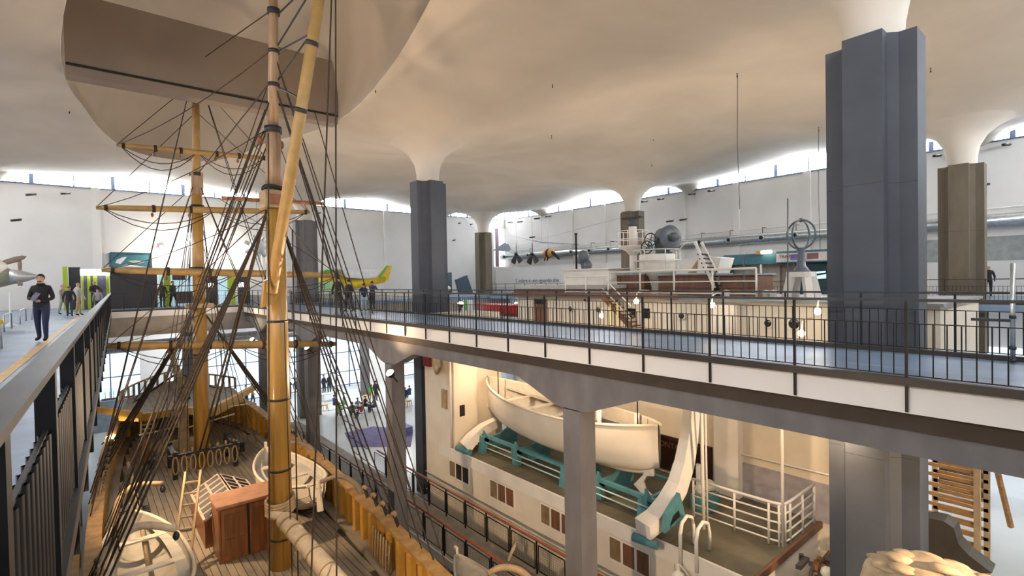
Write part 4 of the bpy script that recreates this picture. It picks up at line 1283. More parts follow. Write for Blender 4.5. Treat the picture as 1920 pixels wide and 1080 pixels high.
c = at(1475, 960, Z=LDZ); mb = MB(); mb.cyl((12.9, 5.25, LDZ), (12.9, 5.25, -1.0), .04, n=8); mb.build('flag_pole', M_lin2, liner)
# guard rail round the after corner
cor = [Vector((12.75, 7.55, LDZ)), Vector((12.78, 6.4, LDZ)), Vector((12.82, 5.55, LDZ)), Vector((12.86, 5.32, LDZ)), Vector((12.96, 5.22, LDZ)), Vector((13.2, 5.2, LDZ)), Vector((14.75, 5.2, LDZ))]
rails(cor, 1.05, 4, M_lin2, liner, .03, .8, 'deck_guard_rail', zs=(.12, .35, .58, .81))
# winch beside the davit
c = at(1322, 945, Z=LDZ + .1)
mb = MB(); mb.box(c.x - .35, c.x + .35, c.y - .25, c.y + .25, LDZ, LDZ + .42); wn_ = mb.build('boat_winch', M_turq, liner)
mb = MB(); mb.lathe((c.x - .3, c.y, LDZ + .55), [(.0, 0), (.2, 0), (.12, .08), (.12, .5), (.2, .58), (0, .58)], 14, (1, 0, 0)); mb.build('winch_drum', M_lin, wn_)
mb = MB(); mb.cyl((c.x, c.y + .2, LDZ + .3), (c.x, c.y + .2, LDZ + 1.2), .07, n=8); mb.build('winch_post', M_lin2, wn_)
# hooped ladder head at the deck edge and signal bell
for dy in (0, .42):
    p0 = Vector((LX - .08, 6.35 + dy, LDZ - .3))
    mb = MB(); mb.tube([p0, p0 + Vector((0, 0, .75)), p0 + Vector((.08, 0, 1.0)), p0 + Vector((.3, 0, 1.1)), p0 + Vector((.52, 0, 1.0)), p0 + Vector((.6, 0, .75)), p0 + Vector((.6, 0, .32))], .045, 8); mb.build('ladder_hoop', M_lin2, liner)
c = Vector((LX - .22, 6.75, LDZ - .75))
mb = MB(); mb.lathe(c, [(.25, 0), (.24, .04), (.2, .2), (.12, .34), (.04, .4), (.04, .55), (0, .55)], 16); mb.build('signal_bell', M_lin2, liner)
mb = MB(); mb.tube([c + Vector((.2, .16, .0)), c + Vector((.1, .18, .3)), c + Vector((0, .1, .52)), c + Vector((0, -.05, .54)), c + Vector((.1, -.2, .3)), c + Vector((.2, -.2, 0))], .02, 6); mb.build('bell_bracket', M_lin2, liner)

# ---- lifeboat and turquoise cradle
lb = boat('lifeboat', 'large cream lifeboat resting on a turquoise cradle on the liner deck', (12.75, 16.9, -2.98), (12.35, 8.35, -3.15), 2.45, 1.5, n_thwart=5, fine=.15, m_out=M_lin, m_in=M_boat_in, rudder=False, sheer=.3, clinker=False, transom=.05)
c = Vector((12.35, 8.3, -3.1))
P = [at(*p, X=12.33) for p in ((1229, 826), (1226, 893), (1212, 893), (1207, 903), (1211, 918), (1224, 931), (1222, 936), (1203, 926), (1188, 908), (1206, 890))]
mb = MB(); mb.prism(P, (.05, 0, 0)); mb.build('rudder', M_lin, lb)
for t in (.72, .86):
    p_ = Vector((12.75, 16.9, -2.98)).lerp(Vector((12.35, 8.35, -3.15)), t); mb = MB(); mb.cyl(p_ + Vector((.1 if t < .8 else .5, 0, -.5)), p_ + Vector((.1 if t < .8 else .55, 0, .28)), .085, n=10); mb.build('air_vent', M_lin2, lb)
for y_ in (9.2, 15.9):
    p_ = Vector((12.5, y_, -3.2)); mb = MB(); mb.tube([p_, (12.5, y_, -1.0)], .02, 5); mb.build('hoist_wire', M_iron, lb)
cr = empty('boat_cradle', (12.3, 12, LDZ), 'turquoise steel cradle holding up the lifeboat', 'cradle')
mb = MB(); mb.bar((11.75, 16.0, LDZ + .62), (11.6, 8.0, LDZ + .62), .14, .10); mb.build('cradle_beam', M_turq, cr)
mb = MB(); mb.bar((13.2, 16.0, LDZ + .62), (13.1, 8.0, LDZ + .62), .14, .10); mb.build('cradle_beam', M_turq, cr)
for y_, dd in ((15.6, 1), (13.7, 0), (11.2, 1), (9.9, 0), (8.2, 1)):
    mb = MB(); mb.prism([(11.45, y_, LDZ), (11.62, y_, LDZ), (11.8, y_, LDZ + .6), (11.55, y_, LDZ + .62)] if dd else [(11.6, y_, LDZ + .02), (11.75, y_, LDZ + .02), (11.8, y_, LDZ + .6), (11.55, y_, LDZ + .6)], (0, .32, 0)); mb.build('cradle_leg', M_turq, cr)
    mb = MB(); mb.prism([(12.2, y_, LDZ + .1), (13.2, y_, LDZ), (13.2, y_, LDZ + .7), (12.9, y_, LDZ + 1.25), (12.7, y_, LDZ + .75), (12.3, y_, LDZ + .62), (11.7, y_, LDZ + .62), (11.55, y_, LDZ + .9), (11.5, y_, LDZ + .55)], (0, .1, 0)); mb.build('cradle_saddle', M_turq, cr)
for z_ in (.22, .42):
    mb = MB(); mb.tube([(11.62, 15.6, LDZ + z_), (11.5, 7.9, LDZ + z_)], .022, 6); mb.build('cradle_rod', mat('pale_turquoise', (.45, .6, .6), .4), cr)

# ---- gangway between the ships
GZ = -7.25
mb = MB(); mb.box(8.3, 9.94, 5, 33, GZ - .18, GZ); gw = tag(mb.build('gangway', mat('gangway_lino', (.27, .24, .20), .7, .14, 2)), 'grey floor of the low gangway between sailing ship and liner', 'gangway')
mb = MB(); mb.box(8.25, 8.3, 5, 33, GZ - .2, GZ + .06); mb.build('gangway_edge', M_fascia, gw)
for y_ in (8, 14, 20, 26, 32):
    mb = MB(); mb.box(9.0, 9.3, y_ - .15, y_ + .15, LOW, GZ - .18); mb.build('gangway_leg', M_conc, gw)
M_redrail = mat('red_brown_handrail', (.26, .07, .035), .35, .1, 5)
M_mesh = glass_mat('grey_wire_mesh', (.62, .6, .56), .0)
def mesh_railing(label, x, y0, y1, step, panel):
    root = empty('gangway_railing', (x, y0, GZ), label, 'railing', 'gangway railings')
    mb = MB(); mb.tube([(x, y0, GZ + 1.0), (x, y1, GZ + 1.0)], .035, 8); mb.build('handrail', M_redrail, root)
    if panel:
        mb = MB(); mb.tube([(x + .06, y0, GZ + .93), (x + .06, y1, GZ + .93)], .022, 6); mb.build('lower_handrail', M_redrail, root)
    y_ = y0
    while y_ < y1:
        mb = MB(); mb.box(x - .02, x + .02, y_ - .02, y_ + .02, GZ, GZ + .98); mb.build('post', M_black, root)
        fr_ = MB()
        for a, c in (((y_ + .08, .12), (y_ + step - .08, .12)), ((y_ + .08, .86), (y_ + step - .08, .86)), ((y_ + .08, .12), (y_ + .08, .86)), ((y_ + step - .08, .12), (y_ + step - .08, .86))):
            fr_.bar((x, a[0], GZ + a[1]), (x, c[0], GZ + c[1]), .02, .025)
        f_ = fr_.build('panel_frame', M_black, root)
        w_ = MB()
        n = 14
        for k in range(1, n):
            yy = y_ + .08 + (step - .16) * k / n; w_.tube([(x, yy, GZ + .12), (x, yy, GZ + .86)], .0035, 3, False)
        for k in range(1, 10):
            zz = GZ + .12 + .74 * k / 10; w_.tube([(x, y_ + .08, zz), (x, y_ + step - .08, zz)], .0025, 3, False)
        o_ = w_.build('wire_mesh', M_iron, f_); o_['kind'] = 'stuff'
        y_ += step
mesh_railing('red-railed mesh railing of the low gangway, on the liner side', 9.86, 6, 21.5, 1.22, True)
mesh_railing('red-railed mesh railing of the low gangway, on the sailing ship side', 8.36, 5, 30, 1.22, False)
c = at(953, 1050, Z=GZ); mb = MB(); mb.bar(c, c + Vector((.25, -.15, .62)), .12, .06); tag(mb.build('wooden_offcut', M_canvas), 'short pale board leaning on the mesh railing of the gangway', 'board')

# ================================================================ things on the galleries and walls
def ceil_hit(x, y):
    v = fwd + RGT * ((x - 960) / FPX) + DWN * ((y - 540) / FPX)
    t = 3
    while t < 60:
        p = CAM + v * t
        if p.z > ceil_z(p.x, p.y): return p
        t += .05
    return CAM + v * 40
M_teal = mat('teal_paint', (.055, .17, .215), .55, .08, 2)
M_tealdark = mat('dark_teal_paint', (.012, .045, .055), .55, .08, 2)
M_lime = mat('lime_green_laminate', (.42, .56, .03), .45, .05, 2)
M_char = mat('charcoal_panel', (.045, .043, .045), .5, .1, 3)
M_lightp = mat('white_laminate', (.78, .80, .80), .4, .03, 2)
M_chrome = mat('dull_chrome', (.55, .56, .56), .3, .05, 5, metal=.9)
M_yel = mat('yellow_aircraft_paint', (.75, .50, .02), .4, .06, 3)
M_grn = mat('green_aircraft_paint', (.10, .42, .10), .4, .06, 3)
M_mint = mat('mint_aircraft_paint', (.40, .68, .36), .4, .06, 3)
M_olive = mat('grey_green_camouflage', (.36, .36, .29), .6, .2, 1.2, col2=(.22, .24, .18))
M_alu = mat('bare_aluminium', (.58, .58, .57), .35, .08, 4, metal=.5)
M_screen = glow('blue_white_screen', (.55, .85, 1), 1.5)
M_signlit = glow('lit_white_sign', (.92, .92, 1), 5)
M_poster = mat('pale_poster', (.72, .66, .62), .6)

def panel(name, label, cat, x0, y0, x1, y1, Y, d, m, group=None, zb=None, parent=None):
    a, c = at(x0, y0, Y=Y), at(x1, y1, Y=Y)
    mb = MB(); mb.box(a.x, c.x, Y, Y + d, (min(a.z, c.z) if zb is None else zb), max(a.z, c.z))
    o = mb.build(name, m, parent)
    return tag(o, label, cat, group) if parent is None else o
# ---- far gallery stands
panel('booth_pillar', 'lime green pillar at the left end of the exhibition booth', 'pillar', 117, 500, 128, 560, 42, .4, M_lime, zb=0)
panel('booth_wall', 'charcoal wall panel between the lime pillar and the lit sign', 'panel', 128, 501, 152, 560, 42.3, .3, M_char, zb=0)
bt = empty('lit_kiosk', at(178, 560, Y=41), 'kiosk with lime stripes under a glowing white and violet sign', 'kiosk')
panel('kiosk_wall', None, None, 152, 512, 206, 572, 41.4, .3, mat('violet_grey_panel', (.16, .14, .22), .5), zb=0, parent=bt)
for x0, x1 in ((152, 158), (163, 171), (174, 184), (198, 206)):
    panel('lime_stripe', None, None, x0, 515, x1, 570, 41.3, .08, M_lime, zb=.02, parent=bt)
panel('lit_sign', None, None, 150, 505, 207, 516, 41.0, .3, M_signlit, parent=bt)
panel('long_black_panel', 'long charcoal panel behind the far railing, left of the fore mast', 'panel', 206, 511, 296, 572, 40.6, .2, M_char, zb=0)
pc = panel('teal_picture', 'teal picture with white wing shapes high on the far wall', 'picture', 207, 475, 283, 502, YF - .14, .12, M_teal)
for pts in (((216, 493), (219, 487), (228, 483), (238, 481), (232, 489), (226, 495)), ((240, 489), (255, 488), (272, 491), (262, 494), (248, 493)), ((222, 500), (238, 496), (256, 498), (276, 501))):
    mb = MB(); mb.prism([at(*p, Y=YF - .16) for p in pts], (0, .015, 0)); mb.build('wing_shape', M_lightp if pts[0][0] < 230 else mat('straw_shape', (.5, .48, .33), .6), pc)
mb = MB()
a, c = at(206, 474, Y=YF - .16), at(284, 503, Y=YF - .16)
for p, q in (((a.x, a.z), (c.x, a.z)), ((c.x, a.z), (c.x, c.z)), ((c.x, c.z), (a.x, c.z)), ((a.x, c.z), (a.x, a.z))):
    mb.bar((p[0], YF - .15, p[1]), (q[0], YF - .15, q[1]), .1, .1, (0, 1, 0))
mb.build('picture_frame', mat('slate_frame', (.06, .1, .13), .5), pc)
M_glow_panel = mat('pale_blue_backlit', (.55, .78, .86), .4, .05, 2, emit=.5)
for k, (x0, x1, y0, y1, m, lab) in enumerate((
        (297, 307, 510, 568, M_glow_panel, 'narrow pale backlit panel just right of the long charcoal panel'),
        (307, 321, 510, 568, M_lime, 'lime green panel between pale panels left of the fore mast'),
        (321, 362, 510, 568, M_glow_panel, 'wide pale backlit panel with a dark screen left of the fore mast'),
        (381, 386, 510, 568, M_lime, 'thin lime strip touching the fore mast on its right'),
        (386, 409, 512, 568, M_char, 'charcoal display tower with a small white screen right of the fore mast'),
        (410, 427, 510, 566, M_glow_panel, 'pale backlit panel between charcoal tower and lime panel'),
        (427, 442, 512, 565, M_lime, 'lime green panel crossed by the thick main stay'),
        (446, 469, 515, 545, M_char, 'charcoal display board with a bright white screen near the main mast'))):
    o = panel('display_panel', lab, 'panel', x0, y0, x1, y1, 41.6 - .05 * k, .25, m, 'display panels of the far gallery', zb=0)
    if k == 2:
        panel('screen', None, None, 323, 512, 348, 525, 41.3, .05, M_char, parent=o)
        panel('desk', None, None, 330, 548, 362, 568, 41.0, .4, mat('dark_brown_desk', (.09, .06, .05), .5), parent=o)
    if k == 4:
        panel('screen', None, None, 391, 530, 400, 538, 41.3, .05, M_signlit, parent=o)
    if k == 7:
        panel('screen', None, None, 448, 530, 457, 538, 41.0, .05, M_signlit, parent=o)
mb = MB(); c = at(368, 450, Y=45); mb.lathe(c, [(0, -.16), (.8, -.14), (1.1, 0), (.8, .14), (0, .16)], 28, (0, -1, .0)); 
dl = tag(mb.build('balloon_lamp', glow('balloon_glow', (1, .98, .94), 3)), 'large glowing white oval lamp in front of the far wall, behind the fore mast', 'lamp')
dl.matrix_world = Matrix.Translation(c) @ Matrix.Diagonal((1, 1, .58, 1)) @ Matrix.Translation(-c)
mb = MB(); mb.cyl(c + Vector((0, .1, .3)), (c.x, YF - .02, c.z + 1.1), .02, n=5); mb.build('lamp_wire', M_dark, dl)
# hanging white engine left of the main mast
c = at(483, 463, Y=40)
en = empty('aircraft_engine', c, 'white aircraft engine with drooping pipes hung left of the main mast', 'engine')
mb = MB(); mb.lathe(c, [(0, -.5), (.35, -.45), (.5, -.1), (.5, .3), (.25, .55), (0, .6)], 16, (-.4, -.8, .2)); mb.build('crankcase', M_lightp, en)
for k in range(7):
    t = 2 * math.pi * k / 7; d = Vector((math.cos(t), .3, math.sin(t))); mb = MB(); mb.cyl(c + d * .4, c + d * .85, .16, .13, 10); mb.build('cylinder_head', M_alu, en)
for dx in (-.3, .1):
    mb = MB(); mb.tube([c + Vector((dx, -.2, -.5)), c + Vector((dx - .1, -.2, -.9)), c + Vector((dx, -.2, -1.2))], [.08, .06, .03], 8); mb.build('exhaust_pipe', M_lightp, en)
mb = MB(); mb.cyl(c + Vector((0, 0, .6)), (c.x, c.y, ceil_z(c.x, c.y)), .012, n=5); mb.build('hanging_wire', M_dark, en)

# ---- aeroplanes at the left
nose = at(77, 518, Y=27)
fp = empty('fighter_plane', (nose.x - 3, nose.y, 0), 'grey-green propeller fighter with pointed spinner, cut by the left frame edge', 'aeroplane')
ax_ = Vector((-1, .12, -.01)).normalized()
mb = MB(); mb.lathe(nose + ax_ * .85, [(.30, 0), (.46, .5), (.56, 1.4), (.60, 2.6), (.52, 4.5)], 20, ax_); mb.build('fuselage', M_olive, fp)
mb = MB(); mb.lathe(nose, [(0, 0), (.13, .25), (.24, .55), (.30, .85)], 18, ax_); mb.build('spinner', M_alu, fp)
hub = nose + ax_ * .6
def blade(c, d, L, w, m, parent, th=.03, name='propeller_blade'):
    d = Vector(d).normalized(); s = d.cross(Vector((.3, -.9, .2))).normalized(); n = d.cross(s)
    rows = []
    for t, k in ((0, .25), (.15, .4), (.4, .9), (.7, 1), (.9, .7), (1, .1)):
        rows.append([c + d * (L * t) + s * (w / 2 * k), c + d * (L * t) + n * th, c + d * (L * t) - s * (w / 2 * k), c + d * (L * t) - n * th])
    mb = MB(); mb.grid(rows, True, True); return mb.build(name, m, parent)
M_blade = mat('brown_grey_blade', (.25, .18, .15), .45)
blade(hub, (.0, .1, 1), .72, .13, M_blade, fp, .02)
for d in ((0, .85, -.5), (0, -.85, -.5)): blade(hub, d, .7, .13, M_blade, fp, .02)
gl_ = hub + ax_ * 1.0
mb = MB(); mb.tube([gl_ + Vector((-.2, 0, -.3)), Vector((gl_.x - .3, gl_.y, .35))], .08, 8); lg = mb.build('landing_gear_leg', M_dark, fp)
mb = MB(); mb.lathe((gl_.x - .3, gl_.y - .1, .32), [(0, 0), (.22, 0), (.32, .05), (.32, .15), (.22, .2), (0, .2)], 18, (0, 1, 0)); mb.build('wheel', M_dark, lg)
mb = MB(); mb.prism([gl_ + Vector(v) for v in ((-.5, -.1, -.45), (.05, -.1, -.4), (.15, -.1, -.85), (-.1, -.1, -1.15), (-.45, -.1, -1.0))], (0, .06, 0)); mb.build('wheel_door', M_dark, lg)
wp = at(14, 499, Y=16.5)
sp_ = empty('propeller_spinner', (wp.x - .5, wp.y, 0), 'white spinner with a grey blade on a white post at the left frame edge', 'propeller')
mb = MB(); mb.lathe(wp, [(0, 0), (.06, .02), (.16, .14), (.24, .34), (.26, .6), (.1, .62)], 18, (-1, .1, 0)); mb.build('spinner', M_lightp, sp_)
blade(wp + Vector((-.25, 0, 0)), (.88, .1, .36), .62, .13, M_blade, sp_, .02)
blade(wp + Vector((-.25, 0, 0)), (-.7, .1, .4), .6, .13, M_blade, sp_, .02)
mb = MB(); mb.tube([(wp.x - .32, wp.y, 0), (wp.x - .3, wp.y, wp.z - .2)], [.20, .12], 12); mb.build('post', M_lightp, sp_)
mb = MB(); mb.ball((wp.x - .15, wp.y - .12, .62), .07, 10, 6); mb.build('yellow_knob', M_yel, sp_)
hoop_lab = ('chrome hoop barrier nearest the left frame edge', 'chrome hoop barrier in the middle, beside the standing man', 'chrome hoop barrier farthest back, behind the standing man')
for k, (x0, x1, yt, yb) in enumerate(((8, 22, 575, 622), (38, 49, 569, 608), (60, 66, 567, 600))):
    z_ = 0; p_ = at(x0, yb, Z=0); q_ = at(x1, yb - 6, Z=0); h_ = .55
    mb = MB(); mb.tube([p_, p_ + Vector((0, 0, h_ - .05)), p_ + (q_ - p_) * .1 + Vector((0, 0, h_)), q_ + (p_ - q_) * .1 + Vector((0, 0, h_)), q_ + Vector((0, 0, h_ - .05)), q_], .02, 8); tag(mb.build('hoop_barrier', M_chrome), hoop_lab[k], 'barrier', 'chrome hoop barriers')
c = at(20, 612, Z=0); mb = MB(); mb.lathe(c, [(.22, 0), (.2, .02), (.04, .14), (.025, .2), (.025, 1.25), (0, 1.25)], 14); tag(mb.build('barrier_post', M_lightp), 'slim white post with a dark cone foot among the chrome barriers', 'post')

# ---- yellow aeroplane beyond the people on the walkway
def yplane():
    Y = 40.5
    root = empty('light_aeroplane', at(660, 560, Y=Y), 'yellow and green aeroplane with raised tail fin behind the visitors', 'aeroplane')
    top = [at(*p, Y=Y) for p in ((598, 516), (604, 507), (622, 504), (634, 512), (650, 520), (680, 523), (722, 519))]
    bot = [at(*p, Y=Y) for p in ((598, 540), (604, 545), (622, 547), (634, 547), (650, 545), (680, 539), (722, 529))]
    rows = []
    for a, c in zip(top, bot):
        m_ = (a + c) / 2; h_ = (a.z - c.z) / 2
        rows.append([m_ + Vector((0, math.cos(t) * h_ * .8, math.sin(t) * h_)) for t in [2 * math.pi * j / 16 for j in range(16)]])
    mb = MB(); mb.grid(rows, True, True); mb.f += [tuple(range(16)), tuple(len(mb.v) - 1 - j for j in range(16))]; mb.s += [False, False]; mb.mi += [0, 0]
    mb.build('fuselage', M_yel, root)
    mb = MB(); mb.prism([at(*p, Y=Y - 1.0) for p in ((596, 528), (640, 529), (648, 546), (596, 549))], (0, .5, 0)); sd_ = mb.build('mint_side', M_mint, root)
    mb = MB()
    c = at(600, 541, Y=Y - 1.03)
    text_on('side_lettering', 'SI', c, .55, M_dark, Matrix(((1, 0, 0), (0, 0, -1), (0, 1, 0))), sd_)
    mb = MB(); mb.prism([at(*p, Y=Y - .7) for p in ((606, 510), (612, 505), (630, 507), (632, 512))], (0, .9, 0)); mb.build('canopy', M_grn, root)
    fin = [at(*p, Y=Y) for p in ((706, 521), (724, 498), (735, 498), (728, 526), (712, 528))]
    mb = MB(); mb.prism(fin, (0, .12, 0)); f_ = mb.build('tail_fin', M_yel, root)
    mb = MB(); mb.prism([at(*p, Y=Y - .02) for p in ((709, 519), (725, 498), (729, 498), (714, 520))], (0, .02, 0)); mb.build('green_stripe', M_grn, f_)
    mb = MB(); mb.prism([at(*p, Y=Y - 1.2) for p in ((640, 505), (712, 505), (700, 520), (650, 520))], (0, 2.0, .05)); mb.build('wing', M_alu, root)
    for px in (625, 700):
        c = at(px, 543, Y=Y); mb = MB(); mb.cyl((c.x, Y, .02), (c.x, Y, c.z + .15), .06, n=8); mb.build('stand_leg', M_dark, root)
yplane()
mb = MB(); a = at(590, 560, Z=0); mb.box(13.6, 24, 39.0, 39.6, 0, .55); tag(mb.build('low_plinth', mat('cream_plinth', (.6, .56, .5), .6)), 'long low cream plinth below the yellow aeroplane', 'plinth')
c = at(678, 575, Z=0); c = Vector((11.2, 24.6, 0))
# red hull, flag strip and pole in the liner bay
rb = empty('red_model_hull', (18.5, 25.5, LOW), 'long red and white boat hull lying beyond the walkway railing', 'boat')
a, c = at(885, 580, X=18), at(971, 575, X=18)
rows = []
for t in [j / 10 for j in range(11)]:
    y_ = c.y + (a.y - c.y) * t; w = .15 + .6 * math.sin(math.pi * min(1, t * 1.0 + .08)) ** .6
    rows.append([(18.5 - w, y_, -.05), (18.5 - w * .9, y_, -.45), (18.5, y_, -.7), (18.5 + w * .9, y_, -.45), (18.5 + w, y_, -.05)])
mb = MB(); mb.grid(rows, True); mb.build('hull', mat('bright_red_paint', (.55, .03, .03), .4), rb)
mb = MB(); mb.grid([[(r[0][0], r[0][1], -.05), (r[4][0], r[4][1], -.05)] for r in rows], False); mb.build('deck', mat('bright_red_deck', (.5, .03, .03), .5), rb)
mb = MB(); mb.box(17.9, 19.1, c.y, a.y, -.95, -.70); mb.build('white_boot', M_lightp, rb)
for y_ in (c.y + .6, a.y - .6):
    mb = MB(); mb.box(18.2, 18.8, y_ - .15, y_ + .15, LOW, -.95); mb.build('hull_stand', M_lightp, rb)
fl = empty('flag_board', at(868, 582, X=17.5), 'upright board with green and white stripes beside the red hull', 'board')
for k, (x0, x1, m) in enumerate(((866, 870, M_lightp), (870, 876, M_grn), (876, 884, M_lightp))):
    a, c = at(x0, 562, X=17.5), at(x1, 585, X=17.5); mb = MB(); mb.box(17.5, 17.6, c.y, a.y, LOW if k == 1 else c.z, a.z); mb.build('stripe', m, fl)
# solar panel and dish on the far gallery
sp2 = empty('tilted_panel', at(872, 552, Y=43.5), 'tilted dark blue panel with white edges right of the blue column', 'panel')
mb = MB(); mb.prism([at(*p, Y=43) for p in ((854, 525), (876, 516), (887, 549), (861, 551))], (0, .12, .02)); mb.build('panel_face', mat('dark_blue_cells', (.07, .10, .14), .3, .15, 6), sp2)
mb = MB(); mb.prism([at(*p, Y=43.2) for p in ((852, 525), (877, 514), (890, 551), (860, 554))], (0, .1, .02)); mb.build('panel_frame', M_lightp, sp2)
c = at(872, 551, Y=43.3); mb = MB(); mb.cyl((c.x, 43.4, 0), (c.x, 43.4, c.z + .4), .05, n=8); mb.build('panel_post', M_dark, sp2)
tb = empty('blue_cabinet', at(840, 552, Y=43.5), 'slate blue cabinet with a grey dome beside the blue column', 'cabinet')
panel('cabinet_body', None, None, 834, 511, 848, 560, 43.6, .6, mat('slate_blue', (.10, .15, .20), .5), zb=0, parent=tb)
c = at(836, 541, Y=43); mb = MB(); mb.ball(c, .55, 14, 8, (1, .6, .55)); mb.build('dome', M_lightp, tb)

# ---- right-hand wall
du = empty('air_duct', (XR - .5, 20, 4.0), 'long galvanised spiral air duct along the right-hand wall', 'duct')
mb = MB(); mb.tube([(XR - .55, y, 4.0) for y in (-4, 10, 20, 30, 46)], .36, 18); mb.build('duct_pipe', M_steel, du)
for px in (946, 990, 1071, 1105, 1141, 1218, 1312, 1366, 1427, 1490, 1726):
    p_ = at(px, 470 - (px - 1000) * .07, X=XR - .85)
    mb = MB(); mb.lathe((XR - .8, p_.y, 4.0), [(.20, 0), (.20, .22), (.15, .22), (.13, .1), (0, .1)], 14, (-1, -.25, -.05)); nz_ = mb.build('air_nozzle', M_steel, du)
    mb = MB(); mb.lathe((XR - .9, p_.y - .03, 4.0), [(.09, 0), (.09, .13), (0, .13)], 10, (-1, -.25, -.05)); mb.build('nozzle_eye', M_dark, nz_)
    mb = MB(); mb.tube([(XR - .02, p_.y, 4.75), (XR - .6, p_.y, 4.75), (XR - .62, p_.y, 4.35)], .025, 6); mb.build('duct_bracket', M_dark, du)
mb = MB(); mb.tube([(XR - .1, -4, 4.72), (XR - .1, 45, 4.72)], .03, 6); mb.build('conduit', M_lightp, du)
mb = MB(); mb.box(XR - .04, XR, -4.5, 8.5, 1.9, 3.2); tag(struct(mb.build('trim_6', mat('grey_green_band', (.36, .38, .37), .7))))
# partition with the lettering
mb = MB(); mb.box(XR - 1.7, XR - 1.5, 17.9, 45.9, 0, 2.75); pw_ = struct(mb.build('wall_partition', M_white))
ROTXR = ROT_X
c = at(967, 530, X=XR - 1.72)
letters = text_on('wall_lettering', '[..volare è uno sguardo alte', c, .60, mat('slate_lettering', (.03, .05, .06), .6), ROTXR, pw_)
mb = MB(); mb.box(33.4, 33.5, 45.95, 46.05, 2.8, 7.6)
c0, c1 = at(926, 440, Y=YF - .05), at(951, 440, Y=YF - .05)
w_ = bpy.data.objects.new('window_21', None); COL.objects.link(w_); w_['kind'] = 'structure'; w_.location = (c0.x, YF, 4)
mb = MB(); mb.box(c0.x, min(XR - .1, c1.x), YF - .06, YF - .02, 2.9, 7.3); mb.build('pane', glow('tall_window_pane', (.93, .95, 1), 2.2), w_)
for x_ in (c0.x + .5,):
    mb = MB(); mb.box(x_ - .35, x_ + .15, YF - .09, YF - .06, 2.9, 7.3); mb.build('blind', mat('mauve_blind', (.36, .27, .33), .7), w_)
# propellers on the right wall
for k, (px, py, lab) in enumerate(((968, 476, 'dark propeller on the right wall nearer the far corner'), (998, 476, 'dark propeller on the right wall beside the orange engine'))):
    c = at(px, py, X=XR - 2.6)
    pr = empty('wall_propeller', c, lab, 'propeller', 'dark propellers on the right-hand wall')
    mb = MB(); mb.lathe(c, [(.18, 0), (.16, .2), (0, .32)], 12, (-1, -.3, 0)); mb.build('hub', M_dark, pr)
    for a_ in (90, 232, 300):
        d = Vector((.0, math.cos(R(a_)), math.sin(R(a_))))
        rows = []
        n_ = Vector((-.95, -.3, 0)); s_ = d.cross(n_).normalized()
        w1 = .10 if a_ == 90 else .62
        for t, kk in ((0, .35), (.3, .6), (.75, 1), (1, .9 if a_ != 90 else .2)):
            q_ = c + d * 1.15 * t
            rows.append([q_ + s_ * w1 * kk / 2, q_ + n_ * .03, q_ - s_ * w1 * kk / 2, q_ - n_ * .03])
        mb = MB(); mb.grid(rows, False, True); mb.f.append(tuple(range(len(mb.v) - 4, len(mb.v)))); mb.s.append(False); mb.mi.append(0); mb.build('propeller_blade', M_dark, pr)
    mb = MB(); mb.cyl(c + Vector((.05, 0, 0)), (c.x + .05, c.y, ceil_z(c.x, c.y)), .012, n=5); mb.build('hanging_wire', M_dark, pr)
c = at(926, 468, X=XR - 3)
bp = empty('large_blade', c, 'single pale blue paddle blade left of the dark propellers', 'propeller')
P = [at(*p, X=XR - 3) for p in ((923, 470), (946, 455), (953, 458), (957, 467), (953, 472), (935, 470))]
mb = MB(); mb.prism(P, (.08, 0, 0)); mb.build('blade', mat('pale_blue_grey', (.30, .38, .46), .45), bp)
mb = MB(); mb.tube([(XR - 2.96, P[1].y, P[1].z - .1), (XR - 2.96, P[1].y, ceil_z(XR - 2.96, P[1].y))], .012, 5); mb.build('hanging_wire', M_steel, bp)
c = at(1028, 475, X=XR - 2.4)
oe = empty('orange_engine', c, 'orange and black aircraft engine with stub pipes hung on the right wall', 'engine')
M_orange = mat('orange_casing', (.62, .30, .06), .5)
mb = MB(); mb.lathe(c - Vector((0, -.45, 0)), [(0, 0), (.4, .02), (.46, .3), (.46, .45)], 14, (0, -1, -.05)); mb.build('engine_front', M_orange, oe)
mb = MB(); mb.lathe(c, [(.47, 0), (.48, .22)], 14, (0, -1, -.05)); mb.build('engine_band', M_dark, oe)
mb = MB(); mb.lathe(c - Vector((0, .22, 0)), [(.44, 0), (.40, .35), (0, .36)], 14, (0, -1, -.05)); mb.build('engine_rear', M_orange, oe)
mb = MB(); mb.tube([c + Vector((0, -.5, .1)), c + Vector((0, -1.15, -.3)), c + Vector((0, -1.5, -.65))], [.16, .17, .08], 10); mb.build('tail_cone', M_dark, oe)
for dy in (.3, -.1):
    mb = MB(); mb.tube([c + Vector((-.1, dy, -.3)), c + Vector((-.1, dy + .2, -.75))], [.09, .06], 8); mb.build('stub_pipe', M_dark, oe)
mb = MB(); mb.tube([c + Vector((0, 0, .4)), (c.x, c.y, ceil_z(c.x, c.y))], .012, 5); mb.build('hanging_wire', M_steel, oe)
a, m_, c = at(957, 441, X=XR - 2.5), at(1016, 454, X=XR - 2.5), at(1085, 458, X=XR - 2.5)
mb = MB(); mb.tube([a, m_, c], [.03, .09, .05], 8); rb_ = tag(mb.build('rotor_blade', mat('pale_grey_metal', (.55, .55, .55), .45)), 'long thin pale rotor blade hung above the propellers', 'rotor')
mb = MB(); mb.cyl(m_, (m_.x, m_.y, ceil_z(m_.x, m_.y)), .01, n=4); mb.build('hanging_wire', M_dark, rb_)
